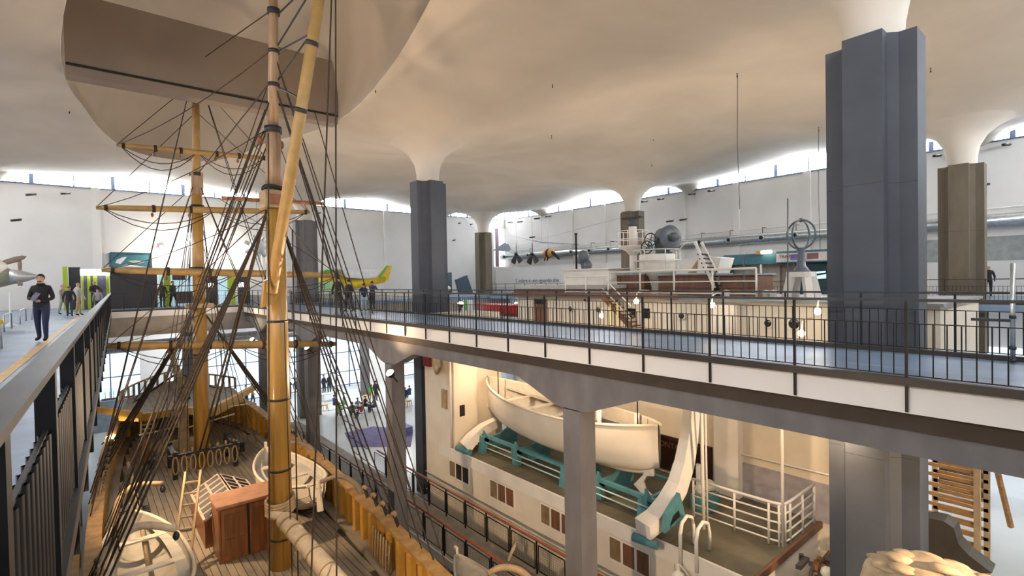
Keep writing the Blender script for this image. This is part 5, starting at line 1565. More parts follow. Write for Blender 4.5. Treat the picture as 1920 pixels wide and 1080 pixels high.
# wall spotlights: short black tubes
SPOTW = ['top left one above the propellers', 'second in the top row above the propellers', 'third in the top row above the propellers', 'fourth in the top row, below the window sill', 'low one just above the rotor blade',
         'first right of the lookout mast', 'second right of the lookout mast', 'third right of the brown column, below the sill', 'fourth right of the brown column, below the sill', 'left of the lower pair above the searchlight', 'right of the lower pair above the searchlight',
         'between the big blue column and the brown one', 'upper one at the right frame edge', 'lower one near the right frame edge']
SPOTF = ['left of the upper pair beside the brown column', 'right of the upper pair beside the brown column', 'left of the lower pair beside the blue column', 'right of the lower pair beside the blue column', 'under the sill right of the main mast', 'under the sill near the left end', 'lowest one at the left frame edge', 'under the sill above the booth']
HOOKS = ['near the middle of the picture, upper one', 'near the middle of the picture, lower one', 'left of the looped cable, lower one', 'left of the looped cable, upper one', 'right of the big blue column', 'left of the well beam', 'holding the looped cable', 'holding the cable beside the big blue column', 'beside the right end of the well beam']
for k, (px, py) in enumerate(((956, 417), (974, 416), (1006, 410), (1027, 406), (997, 445), (1207, 378), (1238, 373), (1296, 364), (1333, 358), (1255, 415), (1280, 412), (1757, 292), (1887, 271), (1847, 346))):
    c = at(px, py, X=XR - .55)
    mb = MB(); mb.cyl((c.x - .25, c.y + .1, c.z - .03), (c.x + .35, c.y - .1, c.z + .05), .075, n=10); o = mb.build('wall_spotlight', M_dark)
    tag(o, 'black spotlight tube on the right-hand wall, %s' % SPOTW[k], 'lamp', 'black spotlights on the right-hand wall')
    mb = MB(); mb.bar((c.x + .3, c.y - .08, c.z + .04), (XR, c.y - .08, c.z + .1), .03, .03); mb.build('arm', M_dark, o)
for k, (px, py) in enumerate(((862, 418), (884, 420), (835, 450), (852, 450), (597, 399), (57, 364), (29, 412), (122, 362))):
    c = at(px, py, Y=YF - .5)
    mb = MB(); mb.cyl((c.x - .2, c.y - .1, c.z - .08), (c.x + .25, c.y + .2, c.z + .05), .075, n=10); o = mb.build('wall_spotlight', M_dark)
    tag(o, 'black spotlight tube on the far wall, %s' % SPOTF[k], 'lamp', 'black spotlights on the far wall')
    mb = MB(); mb.bar((c.x + .1, c.y + .1, c.z), (c.x + .1, YF, c.z + .05), .03, .03); mb.build('arm', M_dark, o)
# vault hooks and hanging wires
for k, (px, py, L) in enumerate(((1036, 157, .18), (1034, 254, .2), (1222, 308, .16), (1225, 261, .1), (1745, 127, .2), (130, 208, .12), (1382, 137, .2), (1535, 238, .25), (704, 168, .12))):
    p_ = ceil_hit(px, py)
    mb = MB(); mb.lathe(p_ + Vector((0, 0, .03)), [(.035, 0), (.035, -.04), (.012, -.05), (.012, -L * .7), (.03, -L * .7 - .03), (0, -L * .7 - .07)], 8)
    tag(mb.build('ceiling_hook', M_iron), 'small dark iron hook in the vault %s' % HOOKS[k], 'hook', 'iron hooks in the vault')
for (px, py, p2) in ((1383, 140, (1387, 392)), (1535, 240, (1538, 470))):
    a = ceil_hit(px, py); mb = MB(); c = at(*p2, X=a.x); mb.tube([a, lerp(a, c, .5) + Vector((0, .05, 0)), c], .012, 5, False)
    tag(mb.build('hanging_cable', M_iron), 'thin cable hanging from the vault %s' % ('left of the big blue column, ending in a loop' if px < 1400 else 'close beside the big blue column'), 'cable')
for a_, b_ in (((828, 362), (908, 432)), ((1165, 405), (1000, 460))):
    p_, q_ = (Vector((12.98, 20.6, 5.4)), Vector((28.35, 38.3, 5.6))) if a_[0] < 900 else (Vector((29.2, 22.7, 5.6)), at(960, 462, X=33))
    mb = MB(); mb.tube([p_, q_], .015, 4, False); tag(mb.build('tension_wire', M_chrome), 'thin wire strung between %s' % ('the blue column and the brown column behind it' if a_[0] < 900 else 'a brown column and the wall exhibits'), 'wire')

# ---- teal pavilion on the right gallery
tp = empty('teal_pavilion', (33, 14, 0), 'teal pavilion with a cream recess and poster strip on the right gallery', 'pavilion')
BX = 32.0
def tbox(name, x0, y0, x1, y1, d0, d1, m, zb=None, parent=tp):
    a, c = at(x0, y0, X=BX), at(x1, y1, X=BX)
    mb = MB(); mb.box(BX + d0, BX + d1, c.y, a.y, c.z if zb is None else zb, a.z); return mb.build(name, m, parent)
tbox('pillar', 1341, 481, 1357, 545, 0, 1.5, M_teal, 0)
tbox('lintel', 1357, 479, 1462, 494, 0, 1.5, M_teal)
tbox('recess_wall', 1357, 492, 1484, 545, 1.45, 1.5, mat('cream_recess', (.62, .52, .40), .7), 0)
d_ = tbox('recess_door', 1447, 500, 1480, 540, 1.38, 1.44, mat('taupe_door', (.33, .28, .22), .6), 0)
tbox('door_frame', 1444, 497, 1448, 540, 1.34, 1.44, mat('taupe_frame', (.22, .18, .14), .6), 0, d_)
tbox('white_post', 1425, 493, 1428, 545, 0, .12, M_lightp, 0)
pl = at(1400, 500, X=BX + .8)
mb = MB(); mb.ball((BX + .8, pl.y, 2.45), .1, 10, 6); rl = mb.build('added_recess_bulb', glow('recess_glow', (1, .82, .55), 12), tp)  # added bulb and cord, put in to light the dark recess
mb = MB(); mb.cyl((BX + .8, pl.y, 2.5), (BX + .8, pl.y, 2.8), .015, n=5); mb.build('bulb_cord', M_dark, rl)
lamp('added_recess_light', (BX + .7, pl.y, 2.25), 110, (1, .78, .5), .1, parent=rl)
tbox('poster_band', 1457, 472, 1560, 490, -.15, 1.5, M_teal)
po = tbox('poster_strip', 1458, 476, 1556, 488, -.2, -.15, M_poster)
tbox('poster_picture', 1485, 477, 1511, 487, -.23, -.2, mat('blue_print', (.16, .15, .42), .6), parent=po)
tbox('poster_picture', 1516, 475, 1537, 485, -.23, -.2, mat('maroon_print', (.24, .10, .11), .6), parent=po)
a = at(1460, 484, X=BX - .24); text_on('poster_lettering', 'TRAINING', Vector((BX - .23, a.y, a.z)), .27, mat('maroon_letter', (.25, .05, .05), .6), ROT_X, po)
tbox('dark_wall', 1484, 489, 1562, 545, .5, .6, M_tealdark, 0)
tv = tbox('screen', 1519, 508, 1550, 524, .40, .5, M_dark)
P = [at(*p, X=BX + .39) for p in ((1520, 510), (1548, 508), (1548, 511), (1521, 514))]
mb = MB(); mb.prism(P, (.01, 0, 0)); mb.build('screen_image', M_screen, tv)
P = [at(*p, X=BX + .39) for p in ((1525, 518), (1549, 514), (1549, 522), (1527, 523))]
mb = MB(); mb.prism(P, (.01, 0, 0)); mb.build('screen_image', M_screen, tv)
c = at(1437, 473, X=BX - .3); tl_ = empty('tube_lamp', c, 'short glowing tube lamp on the teal lintel', 'lamp')
mb = MB(); mb.tube([c + Vector((0, .3, 0)), c + Vector((0, -.3, .03))], .1, 10); mb.build('tube', glow('tube_glow', (1, .9, .7), 14), tl_)
mb = MB(); mb.box(c.x - .08, c.x + .3, c.y + .3, c.y + .6, c.z - .1, c.z + .1); mb.build('lamp_box', M_orange, tl_)
# curved cream arch right of the blue column
P = [at(*p, X=33) for p in ((1700, 554), (1700, 492), (1722, 492), (1732, 500), (1738, 515), (1739, 552))]
P[0].z = P[-1].z = 0
mb = MB(); mb.prism(P, (.3, 0, 0)); ar = tag(mb.build('curved_screen', mat('ochre_cream', (.62, .50, .30), .7)), 'cream screen with a rounded top beyond the big blue column', 'screen')
mb = MB(); c = at(1899, 640, X=WB - .25); mb.cyl((c.x, c.y, 0), (c.x, c.y, 1.45), .03, n=12); pp = tag(mb.build('steel_pipe', M_steel), 'grey vertical steel pipe at the right frame edge', 'pipe')
for z_ in (.65, .2, .02):
    mb = MB(); mb.cyl((c.x, c.y, z_), (c.x, c.y, z_ + .05), .04, n=12); mb.build('pipe_collar', M_iron, pp)
mb = MB(); mb.bar((c.x, c.y, .62), (c.x, c.y + .45, .62), .04, .04); mb.build('pipe_bracket', M_iron, pp)

# ---- lower right: slatted crate, antler-like sculpture, wreck timbers
sc_ = empty('slatted_crate', (16, 2.4, LOW), 'tall pale wooden crate with horizontal slats at the lower right', 'crate')
M_pine = mat('fresh_pine_slat', (.60, .33, .13), .6, .12, 4, stretch=(1, 1, 3))
CX = 16.0
def crp(x, y): return at(x, y, X=CX)
a, c = crp(1727, 870), crp(1836, 900)
yl, yr_ = a.y, c.y
zt, zb_ = -3.15, LOW
k = 0
z_ = zt
while z_ > -7.6:
    mb = MB(); mb.box(CX, CX + .04, yr_, yl, z_ - .085, z_); mb.build('slat', M_pine, sc_)
    mb = MB(); mb.box(CX + 1.3, CX + 1.34, yr_, yl, z_ - .15, z_ - .06); mb.build('slat', M_pine, sc_)
    z_ -= .245
for y_ in (yl - .03, yr_ + .03):
    for x_ in (CX - .05, CX + 1.35):
        mb = MB(); mb.box(x_ - .05, x_ + .05, y_ - .06, y_ + .06, LOW, zt + .12); mb.build('corner_post', mat('pale_pine_post', (.72, .52, .30), .6), sc_)
mb = MB(); mb.bar((CX + 1.4, yr_ - .05, zt + .05), (CX + 1.9, yr_ - .35, -5.2), .09, .09); mb.build('brace', M_pine, sc_)
rk = empty('carved_figure', (11.2, 1.9, LOW), 'pale carved wooden figurehead with leafy relief at the lower right corner', 'sculpture')
c = at(1772, 1135, X=9.6)
M_carve = mat('pale_carved_wood', (.62, .47, .30), .7, .2, 5, bump=.5, bscale=9)
rows = []
for i in range(13):
    u = i / 12; row = []
    w = .95 * math.sin(math.pi * (.06 + .88 * u)) ** .5
    for j in range(24):
        t = 2 * math.pi * j / 24
        rr_ = w * (1 + .08 * math.sin(5 * t + 6 * u) + .05 * math.sin(9 * t + 2))
        row.append(c + Vector((rr_ * .7 * math.cos(t), (u - .5) * -2.0, rr_ * .62 * math.sin(t))))
    rows.append(row)
mb = MB(); mb.grid(rows, True, True); mb.f += [tuple(range(24)), tuple(len(mb.v) - 1 - j for j in range(24))]; mb.s += [False] * 2; mb.mi += [0, 0]
body = mb.build('carved_body', M_carve, rk)
random.seed(3)
for i in range(46):
    u, t = random.uniform(-.9, .9), random.uniform(.5, 2.9)
    w = .95 * math.sin(math.pi * (.06 + .88 * (u / 2 + .5))) ** .5
    p_ = c + Vector((-w * .7 * math.cos(t) , -u, w * .62 * math.sin(t)))
    mb = MB(); mb.ball(p_, .13, 8, 5, (1, 1.6, .45)); mb.build('carved_leaf', M_carve, body)
mb = MB(); mb.box(c.x - .5, c.x + .5, c.y - .7, c.y + .7, LOW, c.z - .3); mb.build('plinth', M_conc, rk)
P = [at(*p, X=14.0) for p in ((1722, 975), (1745, 972), (1770, 978), (1788, 990), (1797, 1020), (1815, 1040), (1860, 1075), (1722, 1075))]
mb = MB(); mb.prism(P, (.5, 0, 0)); dsx = tag(mb.build('dark_plate', mat('brown_black_iron', (.07, .06, .045), .6)), 'dark curved iron plate behind the pale carving', 'plate')
mb = MB(); mb.box(14.1, 14.4, P[-1].y + .2, P[-1].y + .6, LOW, P[-1].z + .3); mb.build('plate_post', M_dark, dsx)
wk = empty('wreck_timbers', (14.2, 4.4, LOW), 'heap of dark broken timbers and pale blocks below the end of the liner deck', 'wreckage')
random.seed(11)
for i in range(54):
    p_ = Vector((random.uniform(12.6, 14.9), random.uniform(4.35, 5.0), LOW + .15 + random.uniform(0, 2.7)))
    d = Vector((random.uniform(-.8, .8), random.uniform(-.15, .15), random.uniform(-.35, .35)))
    mb = MB(); mb.bar(p_ - d * .6, p_ + d * .6, random.uniform(.05, .14), random.uniform(.05, .12))
    mb.build('timber', M_hull if i % 3 else mat('rust_brown_timber', (.20, .085, .03), .7, .2, 5), wk)
for i in range(7):
    p_ = Vector((random.uniform(12.8, 14.6), random.uniform(4.32, 4.6), LOW + random.uniform(1.6, 2.8))); mb = MB(); mb.lathe(p_, [(0, 0), (.13, .02), (.15, .1), (.1, .16), (0, .17)], 9, (-.6, -.4, .6)); mb.build('pale_block', M_boat_in, wk)

# ---- lower hall: purple mat, glass case, tables and stools
a, c = at(645, 815, Z=LOW + .01), at(710, 835, Z=LOW + .01)
mb = MB(); mb.prism([at(*p, Z=LOW) for p in ((646, 812), (700, 800), (775, 806), (770, 838), (660, 838))], (0, 0, .02)); tag(mb.build('floor_mat', mat('violet_mat', (.20, .18, .36), .8)), 'violet play mat on the lower hall floor', 'mat')
def stool(label, px, py, m):
    c = at(px, py, Z=LOW)
    root = empty('play_stool', c, label, 'stool', 'low stools in the lower hall')
    mb = MB(); mb.lathe((c.x, c.y, LOW + .42), [(0, 0), (.24, 0), (.24, .05), (0, .05)], 12); mb.build('seat', m, root)
    for sx in (-1, 1):
        for sy in (-1, 1):
            mb = MB(); mb.cyl((c.x + sx * .2, c.y + sy * .2, LOW), (c.x + sx * .14, c.y + sy * .14, LOW + .42), .025, n=6); mb.build('leg', m, root)
M_wooden = mat('honey_wood', (.60, .36, .10), .5)
def table(label, px, py, L=1.3, W=.6):
    c = at(px, py, Z=LOW)
    root = empty('activity_table', c, label, 'table', 'activity tables in the lower hall')
    mb = MB(); mb.box(c.x - L / 2, c.x + L / 2, c.y - W / 2, c.y + W / 2, LOW + .62, LOW + .67); mb.build('table_top', M_lightp, root)
    for sx in (-1, 1):
        for sy in (-1, 1):
            mb = MB(); mb.box(c.x + sx * (L / 2 - .1) - .03, c.x + sx * (L / 2 - .1) + .03, c.y + sy * (W / 2 - .08) - .03, c.y + sy * (W / 2 - .08) + .03, LOW, LOW + .62); mb.build('leg', M_lightp, root)
for lab, px, py in (('white table where children in green sit', 652, 778), ('white table at the left near the lower columns', 618, 752), ('white table with a seated group right of the children in green', 676, 770), ('white table beyond the nearer concrete column', 750, 745)):
    table(lab, px, py)
for lab, px, py, m in (('honey wooden stool left of the violet mat', 609, 770, M_wooden), ('honey wooden stool behind the child in bright green', 686, 752, M_wooden), ('white stool in front of the seated group', 679, 784, M_lightp), ('honey stool right of the nearer concrete column', 752, 755, M_wooden), ('white stool below the honey one, right of the column', 747, 772, M_lightp), ('honey stool at the far right of the tables', 766, 762, M_wooden)):
    stool(lab, px, py, m)
gc = empty('model_case', at(245, 770, Y=44), 'glass case with ship models in front of the lower far windows', 'case')
c = at(260, 740, Y=43.5)
mb = MB(); mb.box(c.x - 2.6, c.x + 1.6, 43.4, 44.2, LOW, c.z - .15); mb.build('case_base', mat('case_blue_grey', (.35, .42, .5), .5), gc)
for dx in (-1.6, -.6, .5):
    b0 = Vector((c.x + dx, 43.8, c.z - .1)); mb = MB(); mb.bar(b0 - Vector((.4, 0, 0)), b0 + Vector((.4, 0, 0)), .14, .12); md = mb.build('ship_model', M_brownwood, gc)
    for q_ in (-.2, .05, .25):
        mb = MB(); mb.cyl(b0 + Vector((q_, 0, 0)), b0 + Vector((q_, 0, .5)), .015, n=5); mb.build('model_mast', M_plainwood, md)
mb = MB(); mb.box(c.x - 2.6, c.x + 1.6, 43.38, 43.40, c.z - .15, c.z + .7); mb.build('case_glass', glass_mat('case_glass', (.95, .98, 1), .06), gc)
db_ = empty('silver_duct', (3, 38, -1.9), 'silver air duct below the far gallery, above the lower windows', 'duct')
mb = MB(); mb.tube([(lx(36) - 1, 38.5, -2.3), (8, 37.6, -2.1), (20, 37.6, -2.1)], .32, 14); mb.build('duct_pipe', M_steel, db_)
for x_ in (2, 6, 12):
    mb = MB(); mb.bar((x_, 38, -1.9), (x_, 38, -.8), .04, .04); mb.build('duct_hanger', M_iron, db_)

# ================================================================ people
DG = None
SKEL = {}
def make_body(pose, fingers=False):
    """one continuous skinned figure, 1.75 m tall, facing -Y, feet at the origin; returns a mesh with regions as material slots"""
    J, E, Rg = [], [], []
    def j(p, r, r2=None):
        J.append((Vector(p), r, r2 or r)); return len(J) - 1
    def e(a, b_, reg): E.append((a, b_)); Rg.append(reg)
    sit = pose == 'sit'
    hz = .50 if sit else .93
    dz = hz - .93
    pel = j((0, 0, hz + .03), .15, .115); sp = j((0, .0, 1.14 + dz), .145, .11); ch = j((0, -.01, 1.33 + dz), .165, .12)
    nk = j((0, 0, 1.48 + dz), .058); hl = j((0, -.025, 1.555 + dz), .07, .08); hm = j((0, -.015, 1.645 + dz), .085, .10); ht = j((0, -.005, 1.715 + dz), .07, .08)
    e(pel, sp, 'top'); e(sp, ch, 'top'); e(ch, nk, 'top'); e(nk, hl, 'skin'); e(hl, hm, 'skin'); e(hm, ht, 'skin')
    for s in (-1, 1):
        hip = j((s * .095, 0, hz - .04), .105)
        e(pel, hip, 'legs')
        if sit:
            kn = j((s * .12, -.42, .48), .075); an = j((s * .12, -.40, .10), .05); toe = j((s * .13, -.58, .045), .042)
        else:
            st = {'walk': s * .16, 'hold': s * .10}.get(pose, s * .03)
            kn = j((s * .105, -st * .7 - .03, .50), .072); an = j((s * .105, -st + .02, .095), .048); toe = j((s * .125, -st - .15, .045), .042)
        e(hip, kn, 'legs'); e(kn, an, 'legs'); e(an, toe, 'shoe')
        sh = j((s * .17, 0.01, 1.40 + dz), .066); e(ch, sh, 'top')
        if pose == 'hold':
            el = (s * .25, .0, 1.12); wr = (s * .10, -.22, 1.13 if s < 0 else 1.05); ha = (s * .04, -.27, 1.15 if s < 0 else 1.05)
        elif pose == 'lean':
            el = (s * .30, -.12, 1.16); wr = (s * .27, -.36, 1.06); ha = (s * .25, -.44, 1.05)
        elif pose == 'photo':
            el = (s * .24, -.16, 1.20); wr = (s * .08, -.24, 1.44); ha = (s * .04, -.26, 1.50)
        elif sit:
            el = (s * .27, -.10, 1.14 + dz); wr = (s * .15, -.34, 1.10 + dz); ha = (s * .10, -.42, 1.10 + dz)
        else:
            sw = .12 * s if pose == 'walk' else 0
            el = (s * .26, .02 + sw * .5, 1.13); wr = (s * .26, -.06 + sw, .90); ha = (s * .25, -.08 + sw, .82)
        el = j(el, .055); wr = j(wr, .036, .03); ha = j(ha, .042, .026)
        e(sh, el, 'top'); e(el, wr, 'top'); e(wr, ha, 'skin')
        d = (J[ha][0] - J[wr][0]).normalized()
        if fingers:
            side = d.cross(Vector((0, 0, 1))).normalized()
            for k in range(4):
                o_ = Vector((0, 0, 1)) * (.027 - .018 * k)
                b1 = j(J[ha][0] + d * .035 + o_, .009); b2 = j(J[ha][0] + d * (.065 - .004 * abs(k - 1)) + o_ + Vector((0, .012, 0)), .008)
                e(ha, b1, 'skin'); e(b1, b2, 'skin')
            b1 = j(J[wr][0] + d * .05 + Vector((0, -.03, .035)), .010); b2 = j(J[wr][0] + d * .075 + Vector((0, -.04, .05)), .009)
            e(ha, b1, 'skin'); e(b1, b2, 'skin')
    me = bpy.data.meshes.new('body_cage')
    me.from_pydata([v[0] for v in J], E, [])
    o = bpy.data.objects.new('body_cage', me); COL.objects.link(o)
    sk = o.modifiers.new('skin', 'SKIN'); sk.use_smooth_shade = True
    sd = me.skin_vertices[0].data if me.skin_vertices else None
    if sd is None:
        import bmesh
        bm = bmesh.new(); bm.from_mesh(me); bm.verts.layers.skin.verify(); bm.to_mesh(me); bm.free()
        sd = me.skin_vertices[0].data
    for i, v in enumerate(J):
        sd[i].radius = (v[1], v[2]); sd[i].use_root = (i == 0)
    ss = o.modifiers.new('sub', 'SUBSURF'); ss.levels = ss.render_levels = 1
    dg = bpy.context.evaluated_depsgraph_get()
    out = bpy.data.meshes.new_from_object(o.evaluated_get(dg))
    bpy.data.objects.remove(o); bpy.data.meshes.remove(me)
    regs = ['skin', 'top', 'legs', 'shoe']
    segs = [(J[a][0], J[b_][0], regs.index(r)) for (a, b_), r in zip(E, Rg)]
    out.materials.clear()
    for r in regs: out.materials.append(mat('default_cloth', (.1, .1, .1), .8))
    for p in out.polygons:
        c = p.center; best = 9; bi = 0
        for a, b_, r in segs:
            ab = b_ - a; t = max(0, min(1, (c - a).dot(ab) / max(ab.length_squared, 1e-6)))
            d = (c - a - ab * t).length - (.03 if r == 1 else 0)
            if d < best: best, bi = d, r
        if c.z > 1.50 + dz: bi = 0
        if c.z < .86 + dz and bi == 1 and abs(c.x) < .2: bi = 2 if not sit else bi
        p.material_index = bi; p.use_smooth = True
    out.name = 'body_' + pose
    # hair cap
    hb_ = MB(); hc = Vector((0, .012, 1.655 + dz)); rows = []
    for i in range(7):
        a = math.pi * .62 * i / 6
        row = []
        for k in range(14):
            t = 2 * math.pi * k / 14
            back_ = .5 + .5 * math.sin(t)
            aa = a * (.62 + .38 * back_)
            row.append(hc + Vector((.084 * math.sin(aa) * math.cos(t), .098 * math.sin(aa) * math.sin(t), .105 * math.cos(aa))))
        rows.append(row)
    hb_.grid(rows, True, True)
    return out, hb_, dz
BODY = {}
SKIN = mat('skin', (.50, .30, .21), .55, .05, 8)
def person(label, px, feet_y, head_y, facing, top, legs, hair, pose='stand', Z=0, group=None, shoes=(.02, .02, .02), bald=False, pos=None, height=None, extra=None, fine=False):
    key = (pose, fine)
    if key not in BODY:
        BODY[key] = make_body(pose, fine)
    me, hb_, dz = BODY[key]
    p = at(px, feet_y, Z=Z) if pos is None else Vector(pos)
    dep = (p - CAM).dot(fwd)
    if height is None:
        tt = at(px, head_y, Y=p.y)
        height = max(.9, min(1.9, tt.z - Z))
        if pose == 'sit': height = 1.3
    s = height / 1.75 if pose != 'sit' else height / 1.75
    root = empty('person', p, label, 'person', group)
    M = Matrix.Translation(p) @ Matrix.Rotation(R(facing), 4, 'Z') @ Matrix.Scale(s, 4)
    o = bpy.data.objects.new('body', me); COL.objects.link(o)
    def cm(c): return mat('cloth_%.3f_%.3f_%.3f' % c, c, .8, .12, 12)
    for i, m in enumerate((SKIN, cm(top), cm(legs), cm(shoes))):
        o.material_slots[i].link = 'OBJECT'; o.material_slots[i].material = m
    o.matrix_world = M
    put(o, root)
    def part(name, mb, m):
        q = mb.build(name, m); q.matrix_world = M; put(q, root); return q
    if not bald:
        h_ = MB(); h_.v, h_.f, h_.s, h_.mi = list(hb_.v), list(hb_.f), list(hb_.s), list(hb_.mi)
        part('hair', h_, cm(hair))
    zf = 1.63 + dz
    nb = MB(); nb.add([(0, -.105, zf - .02), (.016, -.09, zf - .025), (-.016, -.09, zf - .025), (0, -.088, zf + .02)], [(0, 1, 3), (0, 3, 2), (0, 2, 1)], True); part('nose', nb, SKIN)
    for sx in (-1, 1):
        nb = MB(); nb.ball((sx * .032, -.088, zf + .02), .011, 6, 4); part('eye', nb, M_dark)
        nb = MB(); nb.ball((sx * .083, .0, zf), .022, 6, 4, (.5, .8, 1.3)); part('ear', nb, SKIN)
    nb = MB(); nb.box(-.022, .022, -.095, -.08, zf - .058, zf - .05); part('mouth', nb, mat('lip', (.35, .14, .11), .6))
    if extra: extra(root, M, part)
    return root
def holds_book(root, M, part):
    nb = MB(Matrix.Translation((.0, -.31, 1.17)) @ Matrix.Rotation(R(25), 4, 'Y') @ Matrix.Rotation(R(-20), 4, 'X')); nb.box(-.05, .05, -.012, .012, -.11, .11)
    o = nb.build('booklet', mat('grey_violet_cover', (.18, .18, .24), .5)); o.matrix_world = M; bpy_loc = M
    tag(o, 'folded grey booklet in the hand of the man in the black jacket', 'booklet')
    part('beard', MB().ball((0, -.055, 1.56), .055, 10, 6, (1.0, .75, .7)), mat('beard_black', (.07, .045, .035), .9))
    part('collar', MB().lathe((0, 0, 1.475), [(.085, -.03), (.088, .03), (.07, .04)], 12), mat('jacket_black', (.012, .012, .014), .7))
BLK = (.012, .012, .015)
person('bearded man in black jacket and navy trousers holding a booklet on the left walkway', 80, 640, 514, -18, BLK, (.018, .024, .06), BLK, 'hold', extra=holds_book, fine=True)
person('person in a dark hooded coat seen from behind, farther along the left walkway', 131, 594, 536, 175, (.02, .022, .03), (.06, .06, .07), (.16, .10, .06), 'walk')
person('bald man in a light jacket and beige trousers walking on the left walkway', 147, 592, 529, 120, (.45, .43, .41), (.50, .36, .20), BLK, 'walk', bald=True)
person('person in pale green trousers half hidden behind the dark hooded coat', 119, 590, 534, 60, (.30, .28, .22), (.38, .40, .28), (.4, .3, .18), 'walk')
person('bald man in a dark jacket leaning at the end of the left railing', 178, 583, 526, 30, (.03, .03, .035), (.04, .04, .05), BLK, 'lean', bald=True)
person('boy in a grey and black sweater beside the left railing', 184, 586, 545, -10, (.30, .30, .31), (.05, .05, .06), (.03, .02, .02), 'stand', height=1.3)
person('dark figure behind the far railing, left of the lime panel', 291, 574, 536, 150, (.03, .025, .02), (.02, .02, .02), (.1, .06, .04), 'stand', pos=(3.6, 38.6, 0), height=1.65)
person('slim dark figure against the pale panel behind the far railing', 309, 574, 535, 40, (.03, .03, .035), (.02, .02, .02), BLK, 'walk', pos=(4.2, 38.9, 0), height=1.7)
person('tall man in black seen from behind on the right-hand walkway', 635, 584, 518, 160, (.02, .02, .022), (.03, .03, .035), BLK, 'stand')
person('stocky man in dark brown jacket seen from behind on the right-hand walkway', 655, 585, 524, 195, (.035, .03, .027), (.025, .025, .025), BLK, 'walk')
person('woman in navy top and pale jeans on the right-hand walkway', 683, 584, 531, 170, (.02, .03, .08), (.45, .52, .60), (.04, .03, .03), 'photo')
person('person in a violet-grey coat by the far railing of the right-hand walkway', 699, 580, 527, 120, (.06, .05, .09), (.05, .05, .07), (.05, .03, .03), 'photo')
person('man in a long black coat on the right gallery beside the brown column', 1853, 556, 497, 100, BLK, (.02, .02, .025), (.3, .2, .15), 'stand', bald=True)
person('person in black partly hidden behind the brown column on the right gallery', 1836, 557, 499, 60, BLK, (.05, .05, .06), BLK, 'walk')
LG = 'visitors in the lower hall'
def low(label, px, fy, facing, top, legs, hair, pose='stand', h=1.68, **k):
    p_ = at(px, fy, Z=LOW)
    if p_.y > 44.5:
        p_ = at(px, fy, Y=44.5); p_.z = LOW
        k['pos'] = p_
    person(label, px, fy, 0, facing, top, legs, hair, pose, Z=LOW, group=LG, height=h, **k)
low('woman in a mustard jacket by the lower far windows', 473, 728, 80, (.50, .28, .03), (.04, .05, .10), (.01, .01, .01), 'walk')
low('person in dark red and black beside the mustard jacket', 461, 729, 40, (.12, .02, .03), (.03, .03, .05), (.06, .04, .03))
low('person in dark blue-grey behind the ochre bow beam', 433, 730, 100, (.03, .035, .05), (.03, .03, .04), (.3, .2, .15))
low('person in navy standing right of the main mast in the lower hall', 542, 722, 150, (.02, .025, .06), (.02, .02, .04), BLK, 'photo')
low('woman in black coat and white top walking in the lower hall', 556, 729, -10, (.03, .03, .03), (.02, .02, .02), (.06, .04, .03), 'walk')
low('child in a dark striped top close to the main mast', 537, 768, 10, (.04, .05, .07), (.05, .06, .10), (.05, .03, .02), h=1.25)
low('person in black among the starboard shrouds', 607, 712, 30, (.02, .02, .04), (.02, .02, .03), BLK)
low('person in black with a pale scarf among the starboard shrouds', 617, 716, 200, (.02, .02, .02), (.03, .03, .03), (.3, .2, .15))
low('child in a bright green shirt by the honey stool', 697, 750, 150, (.08, .55, .05), (.45, .25, .05), (.04, .03, .02), h=1.3)
low('dark figure right of the bright green shirt', 705, 752, 120, (.02, .02, .03), (.02, .02, .03), BLK)
for lab, px, py, f, c in (('seated child in light green, left one of the pair', 636, 784, 160, (.30, .55, .20)), ('seated child in light green, right one of the pair', 645, 772, 190, (.32, .58, .22)),
                          ('seated child in blue left of the green pair', 627, 768, 100, (.06, .10, .25)), ('seated person in grey-green at the second table', 661, 783, 150, (.10, .14, .13)),
                          ('seated person in pale top at the second table', 671, 774, 0, (.35, .36, .40)), ('seated child in red at the second table', 678, 784, 220, (.35, .04, .05)),
                          ('seated person in dark red behind the child in red', 685, 770, 30, (.10, .03, .03)), ('seated person in grey-green right of the second table', 702, 772, 270, (.10, .14, .12)),
                          ('seated person in black right of the nearer concrete column', 744, 748, 200, (.02, .02, .025)), ('seated person in dark coat at the table right of the column', 760, 752, 160, (.03, .03, .04)),
                          ('seated person in blue at the far right of the tables', 768, 748, 190, (.03, .08, .2))):
    low(lab, px, py, f, c, (.04, .05, .08), (.03, .02, .02), 'sit', 1.5)
low('child in a cream top sitting on the blue box right of the column', 752, 806, 120, (.62, .56, .48), (.05, .06, .10), (.06, .03, .02), 'sit', 1.4)
c = at(755, 812, Z=LOW); mb = MB(); mb.box(c.x - .5, c.x + .5, c.y - .4, c.y + .4, LOW, LOW + .38); bb = tag(mb.build('play_box', mat('violet_blue_box', (.16, .18, .42), .6)), 'violet-blue box seat right of the nearer concrete column', 'box')
mb = MB(); mb.box(c.x - .52, c.x + .52, c.y - .42, c.y + .42, LOW + .38, LOW + .42); mb.build('box_lid', mat('violet_blue_lid', (.2, .22, .5), .6), bb)

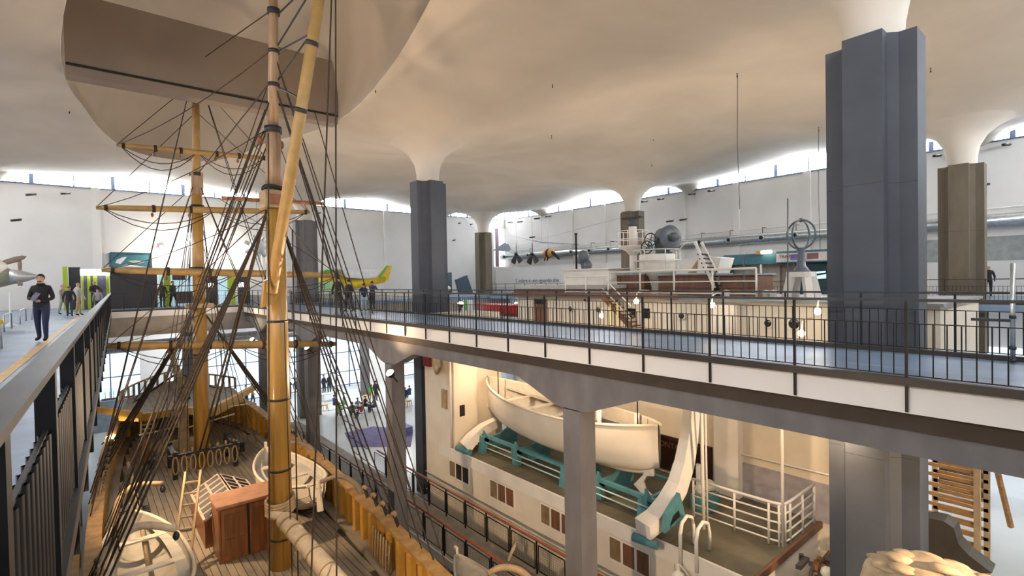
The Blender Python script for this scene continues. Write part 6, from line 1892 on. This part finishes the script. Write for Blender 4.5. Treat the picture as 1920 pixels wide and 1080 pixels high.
# ================================================================ lamps
def flood(label, p, n, watts, col=(1, .74, .46), size=.12, group='floodlights on the building', spot=None):
    p = Vector(p); n = Vector(n).normalized()
    root = empty('floodlight', p, label, 'lamp', group)
    mb = MB(); mb.lathe(p, [(.03, -.16), (.10, -.12), (.14, 0), (.14, .02)], 12, n); mb.build('housing', M_dark, root)
    mb = MB(); mb.lathe(p + n * .015, [(0, .10), (.07, .085), (.125, .03), (.13, 0)], 14, n); mb.build('lens', glow('lamp_lens_warm', (1, .88, .70), 30), root)
    mb = MB(); mb.bar(p - n * .08, p - n * .42, .04, .04); mb.build('bracket', M_dark, root)
    if spot:
        lamp('floodlight_bulb', p + n * .12, watts, col, size, 'SPOT', p + n * 5, spot, .9, parent=root)
    else:
        lamp('floodlight_bulb', p + n * .12, watts, col, size, parent=root)
    return root
flood('warm floodlight on the concrete column nearer the camera below the walkway', at(732, 700, X=WX - .25), (-.62, -.1, .75), 2300, (1, .70, .42), .12, spot=165)
flood('warm floodlight on the farther concrete column below the walkway', at(577, 652, X=WX - .25), (-.62, -.1, .75), 2300, (1, .70, .42), .12, spot=165)
flood('added warm floodlight on the farthest concrete column, hidden by the main mast', (WX - .25, 32.9, -1.9), (-.62, -.1, .75), 1400, (1, .70, .42), .12, spot=165)  # extra flood added behind the mast for more warm light on the vault
flood('warm floodlight low beside the port rail of the sailing ship', at(205, 822, Y=26.5), (.5, -.5, .5), 350)
flood('left of the two floodlights on the far wall', at(303, 463, Y=YF - .5), (0, -1, -.2), 600, (1, .90, .78))
flood('right of the two floodlights on the far wall', at(420, 468, Y=YF - .5), (0, -1, -.2), 600, (1, .90, .78))
WARM = (1, .70, .42)
G = 'added uplights below the gallery edges'
def uplights(where, pts, n, watts, spot=125):  # made-up uplights with housings, put in to warm the vault
    for k, p in enumerate(pts):
        flood('added uplight below the edge of the %s' % where, p, n, watts, WARM, .15, G, spot)
for k, (x, y) in enumerate(((19.2, 5.0), (19.2, 9.5), (19.2, 14.4))):  # uplights added behind the deckhouses to brighten the vault
    flood('added uplight on the liner deck, hidden behind the teak houses', (x, y, .80), (-.1, 0, 1), 480, WARM, .15, 'added uplights on the liner deck', 150)
flood('added uplight beside the blue column in the liner bay', (11.2, 27, -.4), (.35, 0, .9), 1100, WARM, .15, spot=140)  # added lamp, warms the vault over the liner bay
uplights('gallery under the right-hand windows', [(27.2, y, -.62) for y in (-2, 9, 22, 32)], (-.3, 0, .95), 650, 140)
for y in (4, 16, 28, 40):  # out-of-view uplights added to warm the ceiling at the left
    flood('added unseen uplight on the left-hand wall behind the aeroplanes', (XL + .45, y, 3.2), (.75, 0, .65), 900, WARM, .2, 'added uplights on the left-hand wall', 150)
for y in (4, 12, 20, 29):  # uplights added out of sight to brighten the middle of the vault
    flood('added unseen warm uplight low on the port side wall of the well', (lx(y) - .8, y, -2.6), (.62, 0, .78), 1500, WARM, .15, 'added uplights in the well', 120)
flood('added warm uplight on top of the liner tower house', (12.2, 18.0, .35), (.05, -.2, 1), 700, WARM, .15, spot=150)  # added lamp, fills the dark vault between the bays
G = 'downlights below the right-hand walkway'
for y in (3.5, 9.5, 15.0):
    flood('downlight below the right-hand walkway, facing the liner', (WB + .3, y, -1.25), (.6, .3, -.6), 560, WARM, .06, G, 140)
for y in (6, 16):  # hidden downlights added for warm pools of light on the deck
    flood('added unseen downlight below the left walkway, facing the sailing ship', (lx(y) - .3, y, -1.0), (.7, .25, -.65), 2400, WARM, .05, 'added downlights below the left walkway', 120)

for x_, y_ in ((5, 42.5), (12.5, 41), (17, 38.2), (22, 42), (26, 38.5), (30, 8), (30, 0)):  # light panels added out of view to brighten the lower floor
    zc = -.82 if y_ > 36 else -.32
    cl = empty('added_ceiling_light', (x_, y_, zc), 'added unseen white light panel under the soffit of the lower hall', 'lamp', 'added light panels of the lower hall')
    mb = MB(); mb.box(x_ - .6, x_ + .6, y_ - .3, y_ + .3, zc - .06, zc); mb.build('frame', M_fascia, cl)
    mb = MB(); mb.box(x_ - .55, x_ + .55, y_ - .25, y_ + .25, zc - .07, zc - .06); mb.build('diffuser', glow('cool_panel', (.95, .97, 1), 6), cl)
    lamp('panel_light', (x_, y_, zc - .12), 420, (.95, .97, 1), .9, 'AREA', (x_, y_, -5), parent=cl)
flood('downlight below the near end of the right-hand walkway', (8.8, -2.5, -1.2), (.15, .92, -.35), 3600, WARM, .08, 'downlights below the right-hand walkway', 110)
